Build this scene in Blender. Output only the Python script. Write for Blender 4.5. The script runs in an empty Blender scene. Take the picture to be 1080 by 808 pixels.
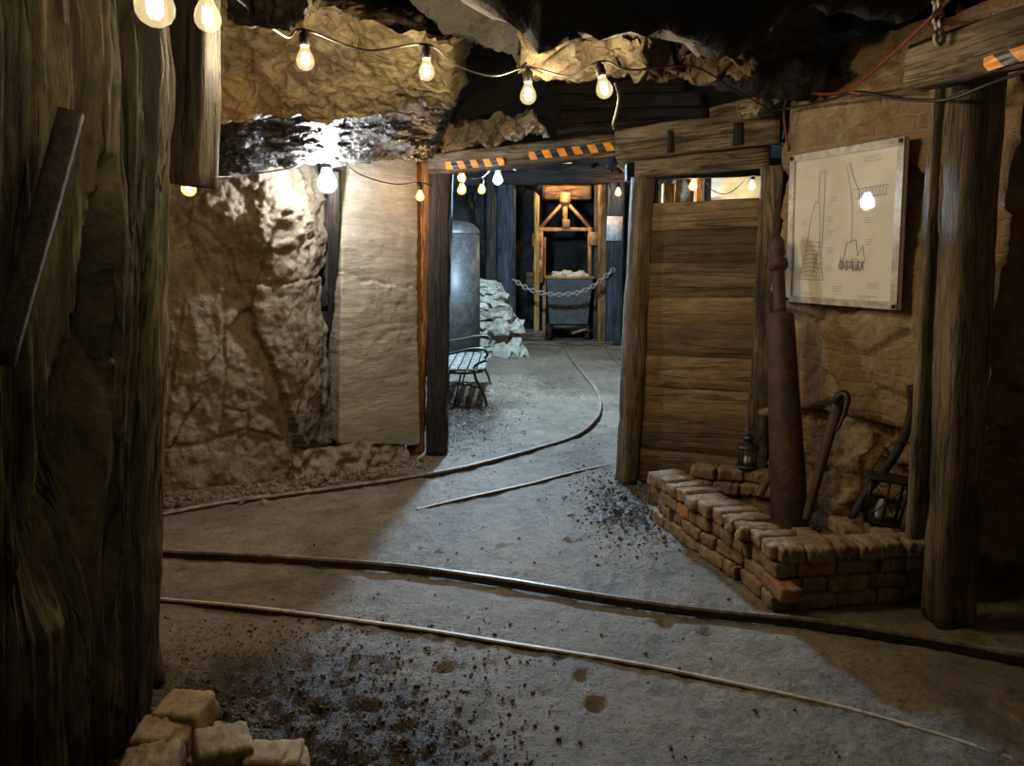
import bpy, math, random
from mathutils import Vector, Matrix, noise
random.seed(7)
V = Vector
SC = bpy.context.scene
COL = SC.collection
F = 780.0
PITCH = math.atan((404 - 271) / F)
CH = 1.6
CP, SP = math.cos(PITCH), math.sin(PITCH)

# ------------------------------------------------------------------ measuring helpers
def ray(px, py):
    u, v = (px - 540) / F, (404 - py) / F
    return V((u, CP + v * SP, -SP + v * CP))
def at(px, py, Y):
    d = ray(px, py); return V((0, 0, CH)) + d * (Y / d.y)
def fl(px, py, z=0.0):
    d = ray(px, py); return V((0, 0, CH)) + d * ((z - CH) / d.z)

# ------------------------------------------------------------------ materials
def lin(c):
    return tuple(((x / 12.92) if x <= 0.04045 else ((x + 0.055) / 1.055) ** 2.4) for x in c)
def hexc(h):
    return lin(tuple(int(h[i:i + 2], 16) / 255 for i in (0, 2, 4)))
class N:
    def __init__(s, name):
        s.m = bpy.data.materials.new(name); s.m.use_nodes = True
        s.t = s.m.node_tree; s.t.nodes.clear()
        s.out = s.t.nodes.new('ShaderNodeOutputMaterial')
        s.b = s.t.nodes.new('ShaderNodeBsdfPrincipled')
        s.t.links.new(s.b.outputs[0], s.out.inputs[0])
    def n(s, typ, **kw):
        nd = s.t.nodes.new(typ)
        for k, v in kw.items(): setattr(nd, k, v)
        return nd
    def l(s, a, b): s.t.links.new(a, b)
    def coord(s, scale=(1, 1, 1)):
        a = s.n('ShaderNodeAttribute', attribute_name='gc')
        oi = s.n('ShaderNodeObjectInfo')
        mul = s.n('ShaderNodeMath', operation='MULTIPLY'); mul.inputs[1].default_value = 37.0
        s.l(oi.outputs['Random'], mul.inputs[0])
        add = s.n('ShaderNodeVectorMath', operation='ADD')
        s.l(a.outputs['Vector'], add.inputs[0]); s.l(mul.outputs[0], add.inputs[1])
        m = s.n('ShaderNodeVectorMath', operation='MULTIPLY'); m.inputs[1].default_value = scale
        s.l(add.outputs[0], m.inputs[0])
        return m.outputs[0]
    def noise(s, vec, scale=1.0, detail=8, rough=0.6, dist=0.0):
        nd = s.n('ShaderNodeTexNoise'); nd.inputs['Scale'].default_value = scale
        nd.inputs['Detail'].default_value = detail; nd.inputs['Roughness'].default_value = rough
        nd.inputs['Distortion'].default_value = dist
        s.l(vec, nd.inputs['Vector']); return nd.outputs['Fac']
    def ramp(s, fac, stops):
        r = s.n('ShaderNodeValToRGB'); e = r.color_ramp.elements
        while len(e) < len(stops): e.new(0.5)
        for i, (p, c) in enumerate(stops):
            e[i].position = p; e[i].color = (*c[:3], 1)
        s.l(fac, r.inputs[0]); return r.outputs[0]
    def mix(s, fac, a, b, mode='MIX'):
        m = s.n('ShaderNodeMix', data_type='RGBA', blend_type=mode)
        for sock, v in ((m.inputs[0], fac), (m.inputs[6], a), (m.inputs[7], b)):
            if hasattr(v, 'is_output') or isinstance(v, bpy.types.NodeSocket): s.l(v, sock)
            elif isinstance(v, (int, float)): sock.default_value = v
            else: sock.default_value = (*v[:3], 1)
        return m.outputs[2]
    def bump(s, h, strength, dist, prev=None):
        b = s.n('ShaderNodeBump'); b.inputs['Strength'].default_value = strength
        b.inputs['Distance'].default_value = dist; s.l(h, b.inputs['Height'])
        if prev is not None: s.l(prev, b.inputs['Normal'])
        return b.outputs[0]
    def math(s, op, a, b=None):
        m = s.n('ShaderNodeMath', operation=op)
        for i, v in enumerate((a, b)):
            if v is None: continue
            if isinstance(v, (int, float)): m.inputs[i].default_value = v
            else: s.l(v, m.inputs[i])
        return m.outputs[0]
    def set(s, col=None, rough=None, normal=None, metal=None, spec=None):
        for nm, v in (('Base Color', col), ('Roughness', rough), ('Metallic', metal), ('Specular IOR Level', spec)):
            if v is None: continue
            if isinstance(v, bpy.types.NodeSocket): s.l(v, s.b.inputs[nm])
            elif isinstance(v, (int, float)): s.b.inputs[nm].default_value = v
            else: s.b.inputs[nm].default_value = (*v[:3], 1)
        if normal is not None: s.l(normal, s.b.inputs['Normal'])
        return s.m
def objvary(k, col, amt):
    oi = k.n('ShaderNodeObjectInfo')
    v = k.math('ADD', k.math('MULTIPLY', oi.outputs['Random'], amt), 1 - amt / 2)
    cc = k.n('ShaderNodeCombineColor')
    for i in range(3): k.l(v, cc.inputs[i])
    return k.mix(1.0, col, cc.outputs[0], 'MULTIPLY')

def wood(name, dark, mid, pale, vary=0.4, grain=1.0, bumps=0.8, rough=(0.55, 0.9)):
    k = N(name)
    v = k.coord((22 * grain, 22 * grain, 2.2 * grain))
    g = k.noise(v, 1.0, 10, 0.7, 0.8)
    v2 = k.coord((5, 5, 2.2)); big = k.noise(v2, 1.0, 7, 0.65, 0.5)
    v3 = k.coord((110, 110, 9)); fine = k.noise(v3, 1.0, 4, 0.75)
    v4 = k.coord((16 * grain, 16 * grain, .9 * grain)); cn = k.noise(v4, 1.0, 4, 0.55, 0.5)
    crk = k.ramp(k.math('ABSOLUTE', k.math('SUBTRACT', cn, 0.47)), [(0.0, (0, 0, 0)), (0.022, (1, 1, 1))])
    f = k.math('ADD', k.math('MULTIPLY', g, 0.55), k.math('MULTIPLY', big, 0.45))
    c = k.ramp(f, [(0.38, dark), (0.49, mid), (0.6, pale)])
    c = objvary(k, c, vary)
    cr = k.ramp(fine, [(0.36, (0.3, 0.3, 0.3)), (0.52, (1, 1, 1))])
    c = k.mix(0.75, c, cr, 'MULTIPLY'); c = k.mix(0.6, c, crk, 'MULTIPLY')
    nb = k.bump(g, bumps, 0.02); nb = k.bump(fine, bumps * 0.7, 0.006, nb); nb = k.bump(crk, bumps, 0.012, nb); nb = k.bump(big, 0.6, 0.03, nb)
    r = k.math('ADD', k.math('MULTIPLY', g, rough[1] - rough[0]), rough[0])
    return k.set(c, r, nb)
def rock(name, dark, mid, pale, scale=1.0, stretch=(1, 1, 1), bumps=1.0, rough=(0.5, 0.85), vary=0.2, spec=0.5, dist=0.03, seams=False):
    k = N(name)
    v = k.coord(tuple(scale * x for x in stretch))
    big = k.noise(v, 1.6, 9, 0.62, 0.5)
    med = k.noise(v, 7.0, 9, 0.66, 0.3)
    fine = k.noise(v, 38.0, 6, 0.7)
    f = k.math('ADD', k.math('MULTIPLY', big, 0.55), k.math('MULTIPLY', med, 0.45))
    c = k.ramp(f, [(0.36, dark), (0.5, mid), (0.63, pale)])
    c = objvary(k, c, vary)
    sp = k.ramp(fine, [(0.34, (0.55, 0.55, 0.55)), (0.55, (1, 1, 1))])
    c = k.mix(0.6, c, sp, 'MULTIPLY')
    if seams:
        vo = k.n('ShaderNodeTexVoronoi', feature='DISTANCE_TO_EDGE'); vo.inputs['Scale'].default_value = 1.5
        nn_ = k.n('ShaderNodeTexNoise'); nn_.inputs['Scale'].default_value = 2.5; nn_.inputs['Detail'].default_value = 6; k.l(v, nn_.inputs['Vector'])
        sc2 = k.n('ShaderNodeVectorMath', operation='SCALE'); sc2.inputs['Scale'].default_value = 0.35; k.l(nn_.outputs['Color'], sc2.inputs[0])
        ad2 = k.n('ShaderNodeVectorMath', operation='ADD'); k.l(v, ad2.inputs[0]); k.l(sc2.outputs[0], ad2.inputs[1]); k.l(ad2.outputs[0], vo.inputs['Vector'])
        sm_ = k.ramp(vo.outputs['Distance'], [(0.0, (0, 0, 0)), (0.022, (1, 1, 1))])
        c = k.mix(0.65, c, sm_, 'MULTIPLY')
    nb = k.bump(med, 0.9 * bumps, dist); nb = k.bump(fine, 0.8 * bumps, dist * 0.25, nb)
    if seams: nb = k.bump(sm_, 0.8, 0.02, nb)
    r = k.math('ADD', k.math('MULTIPLY', med, rough[1] - rough[0]), rough[0])
    return k.set(c, r, nb, spec=spec)
def plain(name, col, rough=0.6, metal=0.0, bumps=0.3, vary=0.15, sc=20):
    k = N(name); v = k.coord(); f = k.noise(v, sc, 6, 0.65)
    c = k.ramp(f, [(0.3, tuple(x * 0.6 for x in col)), (0.65, tuple(min(1, x * 1.25) for x in col))])
    c = objvary(k, c, vary)
    return k.set(c, rough, k.bump(f, bumps, 0.006), metal)

M = {}
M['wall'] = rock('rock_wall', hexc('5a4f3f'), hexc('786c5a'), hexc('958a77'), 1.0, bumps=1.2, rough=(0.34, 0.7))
M['slab'] = rock('sawn_stone', hexc('7e7667'), hexc('979080'), hexc('aea697'), 1.0, (1, 1, 5), 0.6, (0.55, 0.8), dist=.02)
M['yrock'] = rock('tan_rock', hexc('2e281b'), hexc('564c36'), hexc('7a7052'), 1.3, (1, 1, 1), 1.0, (0.35, 0.6))
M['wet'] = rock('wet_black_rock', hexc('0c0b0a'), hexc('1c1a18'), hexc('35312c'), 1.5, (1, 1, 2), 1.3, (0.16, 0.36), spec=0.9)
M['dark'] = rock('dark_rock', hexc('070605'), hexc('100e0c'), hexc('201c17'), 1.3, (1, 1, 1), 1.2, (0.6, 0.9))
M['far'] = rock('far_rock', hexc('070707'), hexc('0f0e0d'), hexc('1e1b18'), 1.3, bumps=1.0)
M['browner'] = rock('brown_rock', hexc('2a2016'), hexc('4a3a27'), hexc('6e5a3e'), 1.6, bumps=1.0, rough=(.5, .8))
M['ridge'] = rock('brown_roof_rock', hexc('2a2217'), hexc('4c402d'), hexc('6e6044'), 1.6, (1, 1, 1), 1.0, (0.5, 0.8))
M['stone'] = rock('pile_stone', hexc('7c7466'), hexc('a79f8e'), hexc('cbc3b0'), 3.0, bumps=0.8, vary=0.5)
M['pillar'] = wood('ancient_timber', hexc('29231b'), hexc('57503f'), hexc('867c64'), 0.1, 0.8, 1.0, (0.4, 0.75))
M['timber'] = wood('old_timber', hexc('2c231b'), hexc('574835'), hexc('7b6a51'), 0.35)
M['gatewood'] = wood('grey_timber', hexc('3a3127'), hexc('675946'), hexc('8c7e66'), 0.25)
M['darkwood'] = wood('sooty_timber', hexc('0f0c0a'), hexc('231b14'), hexc('3d3024'), 0.3)
M['plank'] = wood('board_timber', hexc('3e3225'), hexc('5e4d38'), hexc('756249'), 0.6, 0.6, 0.5)
M['plankpale'] = wood('pale_board_timber', hexc('5e4e36'), hexc('80694a'), hexc('9c8560'), 0.15, 0.6, 0.5)
M['orangewood'] = wood('warm_timber', hexc('4a2f17'), hexc('85562a'), hexc('b07a42'), 0.15)
M['yellowwood'] = wood('yellow_timber', hexc('7a5b22'), hexc('b68a3c'), hexc('d4ac5c'), 0.1)
M['blackpost'] = wood('tarred_post', hexc('15181c'), hexc('2c3138'), hexc('474d55'), 0.2)
M['handle'] = wood('worn_handle', hexc('2c2016'), hexc('54402a'), hexc('765c3c'), 0.3)
M['rust'] = rock('rusty_iron', hexc('1e120d'), hexc('3c261c'), hexc('583a2b'), 6.0, bumps=0.7, rough=(0.55, 0.8), dist=0.006)
M['frame'] = rock('rusted_frame', hexc('6b4326'), hexc('a0703f'), hexc('c08f58'), 6.0, bumps=0.5, rough=(0.5, 0.8), dist=0.006)
M['rail'] = rock('worn_rail', hexc('4a4038'), hexc('7a7066'), hexc('a49a8c'), 9.0, bumps=0.4, rough=(0.3, 0.5), dist=0.003)
M['palerail'] = rock('dusty_rail', hexc('7c7060'), hexc('a89c88'), hexc('c8bda8'), 9.0, bumps=0.3, rough=(0.35, 0.6), dist=0.003)
M['railrust'] = rock('rail_rust', hexc('1e1510'), hexc('33251b'), hexc('4c3a2a'), 9.0, bumps=0.6, dist=0.004)
M['iron'] = plain('black_iron', hexc('26221e'), 0.5, 0.3)
M['tank'] = rock('tank_metal', hexc('262322'), hexc('3d3936'), hexc('524d48'), 4.0, bumps=0.3, rough=(0.4, 0.6), dist=0.006)
M['cart'] = rock('cart_metal', hexc('2b2a2a'), hexc('474544'), hexc('5c5855'), 5.0, bumps=0.3, dist=0.006)
M['bench'] = plain('bench_paint', hexc('2e2d2c'), 0.45)
M['slat'] = wood('bench_slat_wood', hexc('4a463f'), hexc('6d685f'), hexc('888278'), 0.2)
M['white'] = plain('white_board', hexc('e6dfc8'), 0.5, bumps=0.05, sc=4)
M['paper'] = plain('paper_notice', hexc('c9c7c2'), 0.6, bumps=0.4, sc=14)
M['orock'] = rock('chalky_lump', hexc('8a8270'), hexc('c6bea8'), hexc('e6dfca'), 8.0, bumps=0.8, dist=0.01)
M['oldrust'] = rock('dark_rust', hexc('150e0a'), hexc('2c1e17'), hexc('4a3225'), 6.0, bumps=1.0, dist=0.01)
M['cord'] = plain('cord_rubber', hexc('1a1713'), 0.5)
M['redcord'] = plain('red_cable', hexc('6d3424'), 0.45)
M['whitecord'] = plain('pale_wire', hexc('9a958a'), 0.45)
M['tape_o'] = plain('orange_tape', hexc('f09010'), 0.45, bumps=0.2)
M['tape_k'] = plain('black_tape', hexc('0a0a08'), 0.45, bumps=0.2)
M['ink'] = plain('faded_ink', hexc('6f7075'), 0.6, bumps=0.0)
M['candle'] = plain('candle_wax', hexc('d9dbd6'), 0.4, bumps=0.05)
M['lantern'] = plain('lantern_metal', hexc('3a403a'), 0.4, 0.6)

# brick: per-object tint
k = N('old_brick')
v = k.coord((1, 1, 1)); b1 = k.noise(v, 14, 8, 0.65, 0.4); b2 = k.noise(v, 60, 5, 0.7)
oi = k.n('ShaderNodeObjectInfo')
tint = k.ramp(oi.outputs['Random'], [(0.0, hexc('5c4a38')), (0.3, hexc('6e5a45')), (0.55, hexc('806c54')), (0.78, hexc('7a583f')), (1.0, hexc('665a4e'))])
c = k.mix(k.ramp(b1, [(0.4, (0, 0, 0)), (0.65, (1, 1, 1))]), tint, hexc('9c8a6c'))
c = k.mix(0.6, c, k.ramp(b2, [(0.3, (0.5, 0.5, 0.5)), (0.55, (1, 1, 1))]), 'MULTIPLY')
M['brick'] = k.set(c, 0.85, k.bump(b2, 0.5, 0.004, k.bump(b1, 0.8, 0.012)))
def brick_mat(name, col):
    k = N(name); v = k.coord(); b1 = k.noise(v, 14, 8, 0.65, 0.4); b2 = k.noise(v, 60, 5, 0.7)
    c = k.mix(k.ramp(b1, [(0.4, (0, 0, 0)), (0.7, (1, 1, 1))]), col, hexc('9a8462'))
    c = k.mix(0.6, c, k.ramp(b2, [(0.3, (0.5, 0.5, 0.5)), (0.55, (1, 1, 1))]), 'MULTIPLY')
    return k.set(c, 0.85, k.bump(b2, 0.5, 0.004, k.bump(b1, 0.8, 0.012)))
M['brick_orange'] = brick_mat('orange_brick', hexc('b08050'))
M['brick_red'] = brick_mat('red_brick', hexc('8a5a3c'))

# map wall: plastered rubble above, brick showing lower down
k = N('plastered_brick_wall')
v = k.coord((1, 1, 1)); big = k.noise(v, 1.7, 9, 0.62, 0.6); med = k.noise(v, 9, 9, 0.65, 0.3); fine = k.noise(v, 45, 5, 0.7)
bv = k.n('ShaderNodeTexBrick'); bv.inputs['Scale'].default_value = 1.0
bv.inputs['Brick Width'].default_value = 0.22; bv.inputs['Row Height'].default_value = 0.075
bv.inputs['Mortar Size'].default_value = 0.012; bv.inputs['Mortar Smooth'].default_value = 0.6
bv.inputs['Color1'].default_value = (*hexc('82603f'), 1); bv.inputs['Color2'].default_value = (*hexc('8c7352'), 1)
bv.inputs['Mortar'].default_value = (*hexc('8a7b62'), 1)
sw = k.n('ShaderNodeAttribute', attribute_name='buv')
dis = k.n('ShaderNodeVectorMath', operation='ADD')
nzc = k.n('ShaderNodeTexNoise'); nzc.inputs['Scale'].default_value = 6; nzc.inputs['Detail'].default_value = 4
k.l(v, nzc.inputs['Vector'])
sc_ = k.n('ShaderNodeVectorMath', operation='SCALE'); sc_.inputs['Scale'].default_value = 0.09
k.l(nzc.outputs['Color'], sc_.inputs[0]); k.l(sw.outputs['Vector'], dis.inputs[0]); k.l(sc_.outputs[0], dis.inputs[1])
k.l(dis.outputs[0], bv.inputs['Vector'])
f = k.math('ADD', k.math('MULTIPLY', big, 0.5), k.math('MULTIPLY', med, 0.5))
pl = k.ramp(f, [(0.36, hexc('5a4c38')), (0.5, hexc('857354')), (0.64, hexc('a8977a'))])
mask = k.ramp(big, [(0.46, (.9, .9, .9)), (0.58, (0, 0, 0))])
c = k.mix(mask, pl, bv.outputs['Color'])
c = k.mix(0.6, c, k.ramp(fine, [(0.32, (0.5, 0.5, 0.5)), (0.55, (1, 1, 1))]), 'MULTIPLY')
inv = k.math('MULTIPLY', k.math('SUBTRACT', 1.0, bv.outputs['Fac']), k.math('ADD', mask, 0.15))
nb = k.bump(inv, 0.5, 0.015); nb = k.bump(big, 0.7, 0.06, nb); nb = k.bump(med, 0.9, 0.025, nb); nb = k.bump(fine, 0.5, 0.004, nb)
M['mapwall'] = k.set(c, 0.8, nb)

# trodden earth floor
k = N('trodden_earth')
v = k.coord((1, 1, 1)); big = k.noise(v, 0.9, 8, 0.6, 0.4); med = k.noise(v, 6, 9, 0.65, 0.2); fine = k.noise(v, 40, 7, 0.72); grit = k.noise(v, 120, 3, 0.7)
mk_ = k.n('ShaderNodeAttribute', attribute_name='soil')
soil = k.math('MULTIPLY', mk_.outputs['Fac'], 1.0)
f = k.math('ADD', k.math('MULTIPLY', big, 0.5), k.math('MULTIPLY', med, 0.5))
base = k.ramp(f, [(0.38, hexc('665d50')), (0.5, hexc('8b806f')), (0.62, hexc('a69b88'))])
dirt = k.ramp(med, [(0.35, hexc('231b13')), (0.5, hexc('3d3023')), (0.68, hexc('635341'))])
sm = k.ramp(k.math('ADD', soil, k.math('MULTIPLY', k.math('SUBTRACT', med, 0.5), 1.8)), [(0.28, (0, 0, 0)), (0.65, (1, 1, 1))])
c = k.mix(sm, base, dirt)
c = k.mix(0.75, c, k.ramp(fine, [(0.36, (0.35, 0.33, 0.3)), (0.5, (1, 1, 1))]), 'MULTIPLY')
r = k.math('SUBTRACT', k.math('ADD', k.math('MULTIPLY', big, 0.75), 0.2), k.math('ADD', k.math('MULTIPLY', soil, 0.22), k.math('MULTIPLY', k.n('ShaderNodeAttribute', attribute_name='wet').outputs['Fac'], 0.26)))
nb = k.bump(med, 1.0, 0.05); nb = k.bump(fine, 1.0, 0.035, nb); nb = k.bump(grit, 0.8, 0.008, nb)
M['floor'] = k.set(c, r, nb, spec=0.5)
M['clod'] = rock('earth_clod', hexc('3a3025'), hexc('62543f'), hexc('8c7d67'), 12.0, bumps=0.6, vary=0.5, dist=0.006)

def glass_mat(name, emi, strength, mixf=0.25):
    m = bpy.data.materials.new(name); m.use_nodes = True; t = m.node_tree; t.nodes.clear()
    o = t.nodes.new('ShaderNodeOutputMaterial'); tr = t.nodes.new('ShaderNodeBsdfTransparent')
    gl = t.nodes.new('ShaderNodeBsdfGlossy'); gl.inputs['Roughness'].default_value = 0.08 if strength > 0 else 0.03
    lw = t.nodes.new('ShaderNodeLayerWeight'); lw.inputs[0].default_value = 0.5; pw = t.nodes.new('ShaderNodeMath'); pw.operation = 'POWER'; pw.inputs[1].default_value = 4.0; t.links.new(lw.outputs['Facing'], pw.inputs[0]); fr = t.nodes.new('ShaderNodeMath'); fr.operation = 'MULTIPLY_ADD'; fr.inputs[1].default_value = 0.5; fr.inputs[2].default_value = 0.02; t.links.new(pw.outputs[0], fr.inputs[0])
    m1 = t.nodes.new('ShaderNodeMixShader'); t.links.new(fr.outputs[0], m1.inputs[0])
    t.links.new(tr.outputs[0], m1.inputs[1]); t.links.new(gl.outputs[0], m1.inputs[2])
    if strength > 0:
        em = t.nodes.new('ShaderNodeEmission'); em.inputs[0].default_value = (*emi, 1); em.inputs[1].default_value = strength
        ad = t.nodes.new('ShaderNodeAddShader'); t.links.new(m1.outputs[0], ad.inputs[0]); t.links.new(em.outputs[0], ad.inputs[1])
        t.links.new(ad.outputs[0], o.inputs[0])
    else: t.links.new(m1.outputs[0], o.inputs[0])
    return m
def emis(name, col, s):
    m = bpy.data.materials.new(name); m.use_nodes = True; t = m.node_tree; t.nodes.clear()
    o = t.nodes.new('ShaderNodeOutputMaterial'); e = t.nodes.new('ShaderNodeEmission')
    e.inputs[0].default_value = (*col, 1); e.inputs[1].default_value = s; t.links.new(e.outputs[0], o.inputs[0]); return m
WARM = (1.0, 0.79, 0.48); AMBER = (1.0, 0.56, 0.24); COOL = (0.95, 0.97, 1.0); BLUE = (0.50, 0.75, 1.0)
M['bulb_warm'] = glass_mat('lit_glass_warm', (1.0, 0.80, 0.38), 0.32)
M['bulb_amber'] = glass_mat('lit_glass_amber', (1.0, 0.5, 0.15), 1.2)
M['bulb_cool'] = glass_mat('lit_glass_cool', (1, 1, 1), 14.0)
M['bulb_blue'] = glass_mat('lit_glass_blue', (0.6, 0.85, 1.0), 9.0)
M['fil_warm'] = emis('filament_warm', (1.0, 0.86, 0.5), 14)
M['fil_amber'] = emis('filament_amber', (1.0, 0.75, 0.4), 10)
M['fil_cool'] = emis('filament_cool', (1, 1, 1), 30)
M['clear'] = glass_mat('clear_glass', (1, 1, 1), 0)

# ------------------------------------------------------------------ mesh helpers
def tag(o, label=None, cat=None, group=None, kind=None):
    if label: o['label'] = label
    if cat: o['category'] = cat
    if group: o['group'] = group
    if kind: o['kind'] = kind
    return o
def wloc(o):
    p = V((0, 0, 0))
    while o is not None: p += o.location; o = o.parent
    return p
def empty(name, loc, label, cat, group=None):
    o = bpy.data.objects.new(name, None); COL.objects.link(o); o.location = loc; o.empty_display_size = 0.1
    return tag(o, label, cat, group)
def ob(name, vs, fs, mat, parent=None, smooth=True, gc=None, fmat=None, origin=None, buv=None, soil=None):
    vs = [V(p) for p in vs]
    if gc is None: gc = vs
    if parent is not None: base = wloc(parent); loc = V((0, 0, 0))
    else:
        if origin is not None: base = V(origin)
        else:
            xs = [p.x for p in vs]; ys = [p.y for p in vs]; zs = [p.z for p in vs]
            base = V(((min(xs) + max(xs)) / 2, (min(ys) + max(ys)) / 2, min(zs)))
        loc = base
    me = bpy.data.meshes.new(name)
    me.from_pydata([p - base for p in vs], [], fs)
    a = me.attributes.new('gc', 'FLOAT_VECTOR', 'POINT')
    flat = [c for p in gc for c in p]; a.data.foreach_set('vector', flat)
    if buv:
        a = me.attributes.new('buv', 'FLOAT_VECTOR', 'POINT'); a.data.foreach_set('vector', [c for p in buv for c in p])
    if soil:
        a = me.attributes.new('soil', 'FLOAT', 'POINT'); a.data.foreach_set('value', soil)
    for m in (mat if isinstance(mat, (list, tuple)) else [mat]): me.materials.append(m)
    if fmat: me.polygons.foreach_set('material_index', fmat)
    if smooth: me.polygons.foreach_set('use_smooth', [True] * len(me.polygons))
    me.update()
    o = bpy.data.objects.new(name, me); COL.objects.link(o); o.location = loc; o.parent = parent
    return o
class MB:
    def __init__(s): s.v = []; s.f = []; s.g = []; s.m = []
    def add(s, vs, fs, gc=None, mi=0):
        n = len(s.v); s.v += [V(p) for p in vs]; s.g += [V(p) for p in (gc or vs)]
        s.f += [tuple(i + n for i in f) for f in fs]; s.m += [mi] * len(fs); return s
    def box(s, c, size, rot=None, mi=0, bev=0.0):
        c = V(c); hx, hy, hz = size[0] / 2, size[1] / 2, size[2] / 2; R = rot or Matrix.Identity(3)
        b = min(bev, hx * .9, hy * .9, hz * .9)
        if b <= 0:
            q = [V((x, y, z)) for x in (-hx, hx) for y in (-hy, hy) for z in (-hz, hz)]
            fs = [(0, 1, 3, 2), (4, 6, 7, 5), (0, 4, 5, 1), (2, 3, 7, 6), (0, 2, 6, 4), (1, 5, 7, 3)]
            return s.add([c + R @ p for p in q], fs, q, mi)
        prof = [(hx, -hy + b), (hx, hy - b), (hx - b, hy), (-hx + b, hy), (-hx, hy - b), (-hx, -hy + b), (-hx + b, -hy), (hx - b, -hy)]
        q = []
        for z, k in ((-hz, b), (-hz + b, 0), (hz - b, 0), (hz, b)):
            q += [V((x - math.copysign(k, x) if k else x, y - math.copysign(k, y) if k else y, z)) for x, y in prof]
        fs = [tuple(reversed(range(8))), tuple(range(24, 32))]
        for r in range(3):
            for i in range(8):
                j = (i + 1) % 8; fs.append((r * 8 + i, r * 8 + j, r * 8 + 8 + j, r * 8 + 8 + i))
        return s.add([c + R @ p for p in q], fs, q, mi)
    def tube(s, pts, r, n=8, mi=0, cap=True):
        pts = [V(p) for p in pts]; rs = r if isinstance(r, (list, tuple)) else [r] * len(pts)
        vs = []; gs = []; up = None; L = 0
        for i, p in enumerate(pts):
            t = (pts[min(i + 1, len(pts) - 1)] - pts[max(i - 1, 0)]).normalized()
            if up is None:
                up = V((0, 0, 1)) if abs(t.z) < 0.9 else V((1, 0, 0))
            sd = t.cross(up).normalized(); up = sd.cross(t).normalized()
            if i: L += (p - pts[i - 1]).length
            for k in range(n):
                a = 2 * math.pi * k / n; o = (sd * math.cos(a) + up * math.sin(a)) * rs[i]
                vs.append(p + o); gs.append(V((math.cos(a) * rs[i], math.sin(a) * rs[i], L)))
        fs = []
        for i in range(len(pts) - 1):
            for k in range(n):
                j = (k + 1) % n; fs.append((i * n + k, i * n + j, (i + 1) * n + j, (i + 1) * n + k))
        if cap: fs += [tuple(reversed(range(n))), tuple(range((len(pts) - 1) * n, len(pts) * n))]
        return s.add(vs, fs, gs, mi)
    def lathe(s, prof, c, axis=(0, 0, 1), n=24, mi=0, cap=True):
        ax = V(axis).normalized(); q = V((0, 0, 1)).rotation_difference(ax).to_matrix(); c = V(c); vs = []
        for r, z in prof:
            for k in range(n):
                a = 2 * math.pi * k / n; vs.append(V((r * math.cos(a), r * math.sin(a), z)))
        fs = []
        for i in range(len(prof) - 1):
            for k in range(n):
                j = (k + 1) % n; fs.append((i * n + k, i * n + j, (i + 1) * n + j, (i + 1) * n + k))
        if cap: fs += [tuple(reversed(range(n))), tuple(range((len(prof) - 1) * n, len(prof) * n))]
        return s.add([c + q @ p for p in vs], fs, vs, mi)
    def build(s, name, mat, parent=None, smooth=True, **kw):
        return ob(name, s.v, s.f, mat, parent, smooth, gc=s.g, fmat=s.m if isinstance(mat, (list, tuple)) else None, **kw)
def smooth_path(pts, n=8):
    pts = [V(p) for p in pts]; out = []
    for i in range(len(pts) - 1):
        p0 = pts[max(i - 1, 0)]; p1 = pts[i]; p2 = pts[i + 1]; p3 = pts[min(i + 2, len(pts) - 1)]
        for k in range(n):
            t = k / n
            out.append(0.5 * ((2 * p1) + (-p0 + p2) * t + (2 * p0 - 5 * p1 + 4 * p2 - p3) * t * t + (-p0 + 3 * p1 - 3 * p2 + p3) * t ** 3))
    out.append(pts[-1]); return out
def fbm(p, o=5): return noise.fractal(p, 0.6, 2.1, o)
def h3(p): return noise.cell(p * 91.7 + V((3.1, 7.7, 1.3)))
def rocky(p, amp=1.0, blk=1.6):
    """hewn rock relief: facets, cracks, roughness"""
    q = p + V((fbm(p * 1.3, 3), fbm(p * 1.3 + V((9, 2, 5)), 3), fbm(p * 1.3 + V((4, 8, 1)), 3))) * 0.12
    d, pts = noise.voronoi(q * blk)
    cell = h3(pts[0]); tilt = (q * blk - pts[0]).dot(V((h3(pts[0] + V((1, 0, 0))) - .5, 0, h3(pts[0] + V((0, 1, 0))) - .5)))
    crack = max(0.0, 1 - (d[1] - d[0]) / 0.07)
    return amp * (0.11 * (cell - 0.5) + 0.16 * tilt - 0.05 * crack + 0.06 * fbm(p * 2.2, 7) + 0.02 * fbm(p * 12, 4))

def sheet(name, path, z0, z1, ns, nz, disp, mat, top=None, parent=None, flip=False, bot=None):
    """upright surface along a ground path, pushed along its normal by disp(p, s, t)"""
    path = [V((x, y, 0)) for x, y in path]; L = [0]
    for i in range(1, len(path)): L.append(L[-1] + (path[i] - path[i - 1]).length)
    def ev(s):
        d = s * L[-1]
        for i in range(1, len(path)):
            if d <= L[i] + 1e-9:
                t = (d - L[i - 1]) / (L[i] - L[i - 1]); return path[i - 1].lerp(path[i], t)
        return path[-1]
    vs = []; buv = []
    for i in range(ns + 1):
        s = i / ns; p = ev(s); a = ev(max(0, s - .03)); b = ev(min(1, s + .03)); t = (b - a).normalized()
        nr = V((t.y, -t.x, 0)) * (-1 if flip else 1)
        zt = top(s, p) if top else z1
        for j in range(nz + 1):
            tt = j / nz; q = p + V((0, 0, z0 + (zt - z0) * tt))
            vs.append(q + nr * disp(q, s, tt)); buv.append(V((s * L[-1], q.z, 0)))
    fs = []
    for i in range(ns):
        for j in range(nz):
            a = i * (nz + 1) + j; f = (a, a + nz + 1, a + nz + 2, a + 1); fs.append(f if not flip else f[::-1])
    return ob(name, vs, fs, mat, parent, True, buv=buv)

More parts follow.
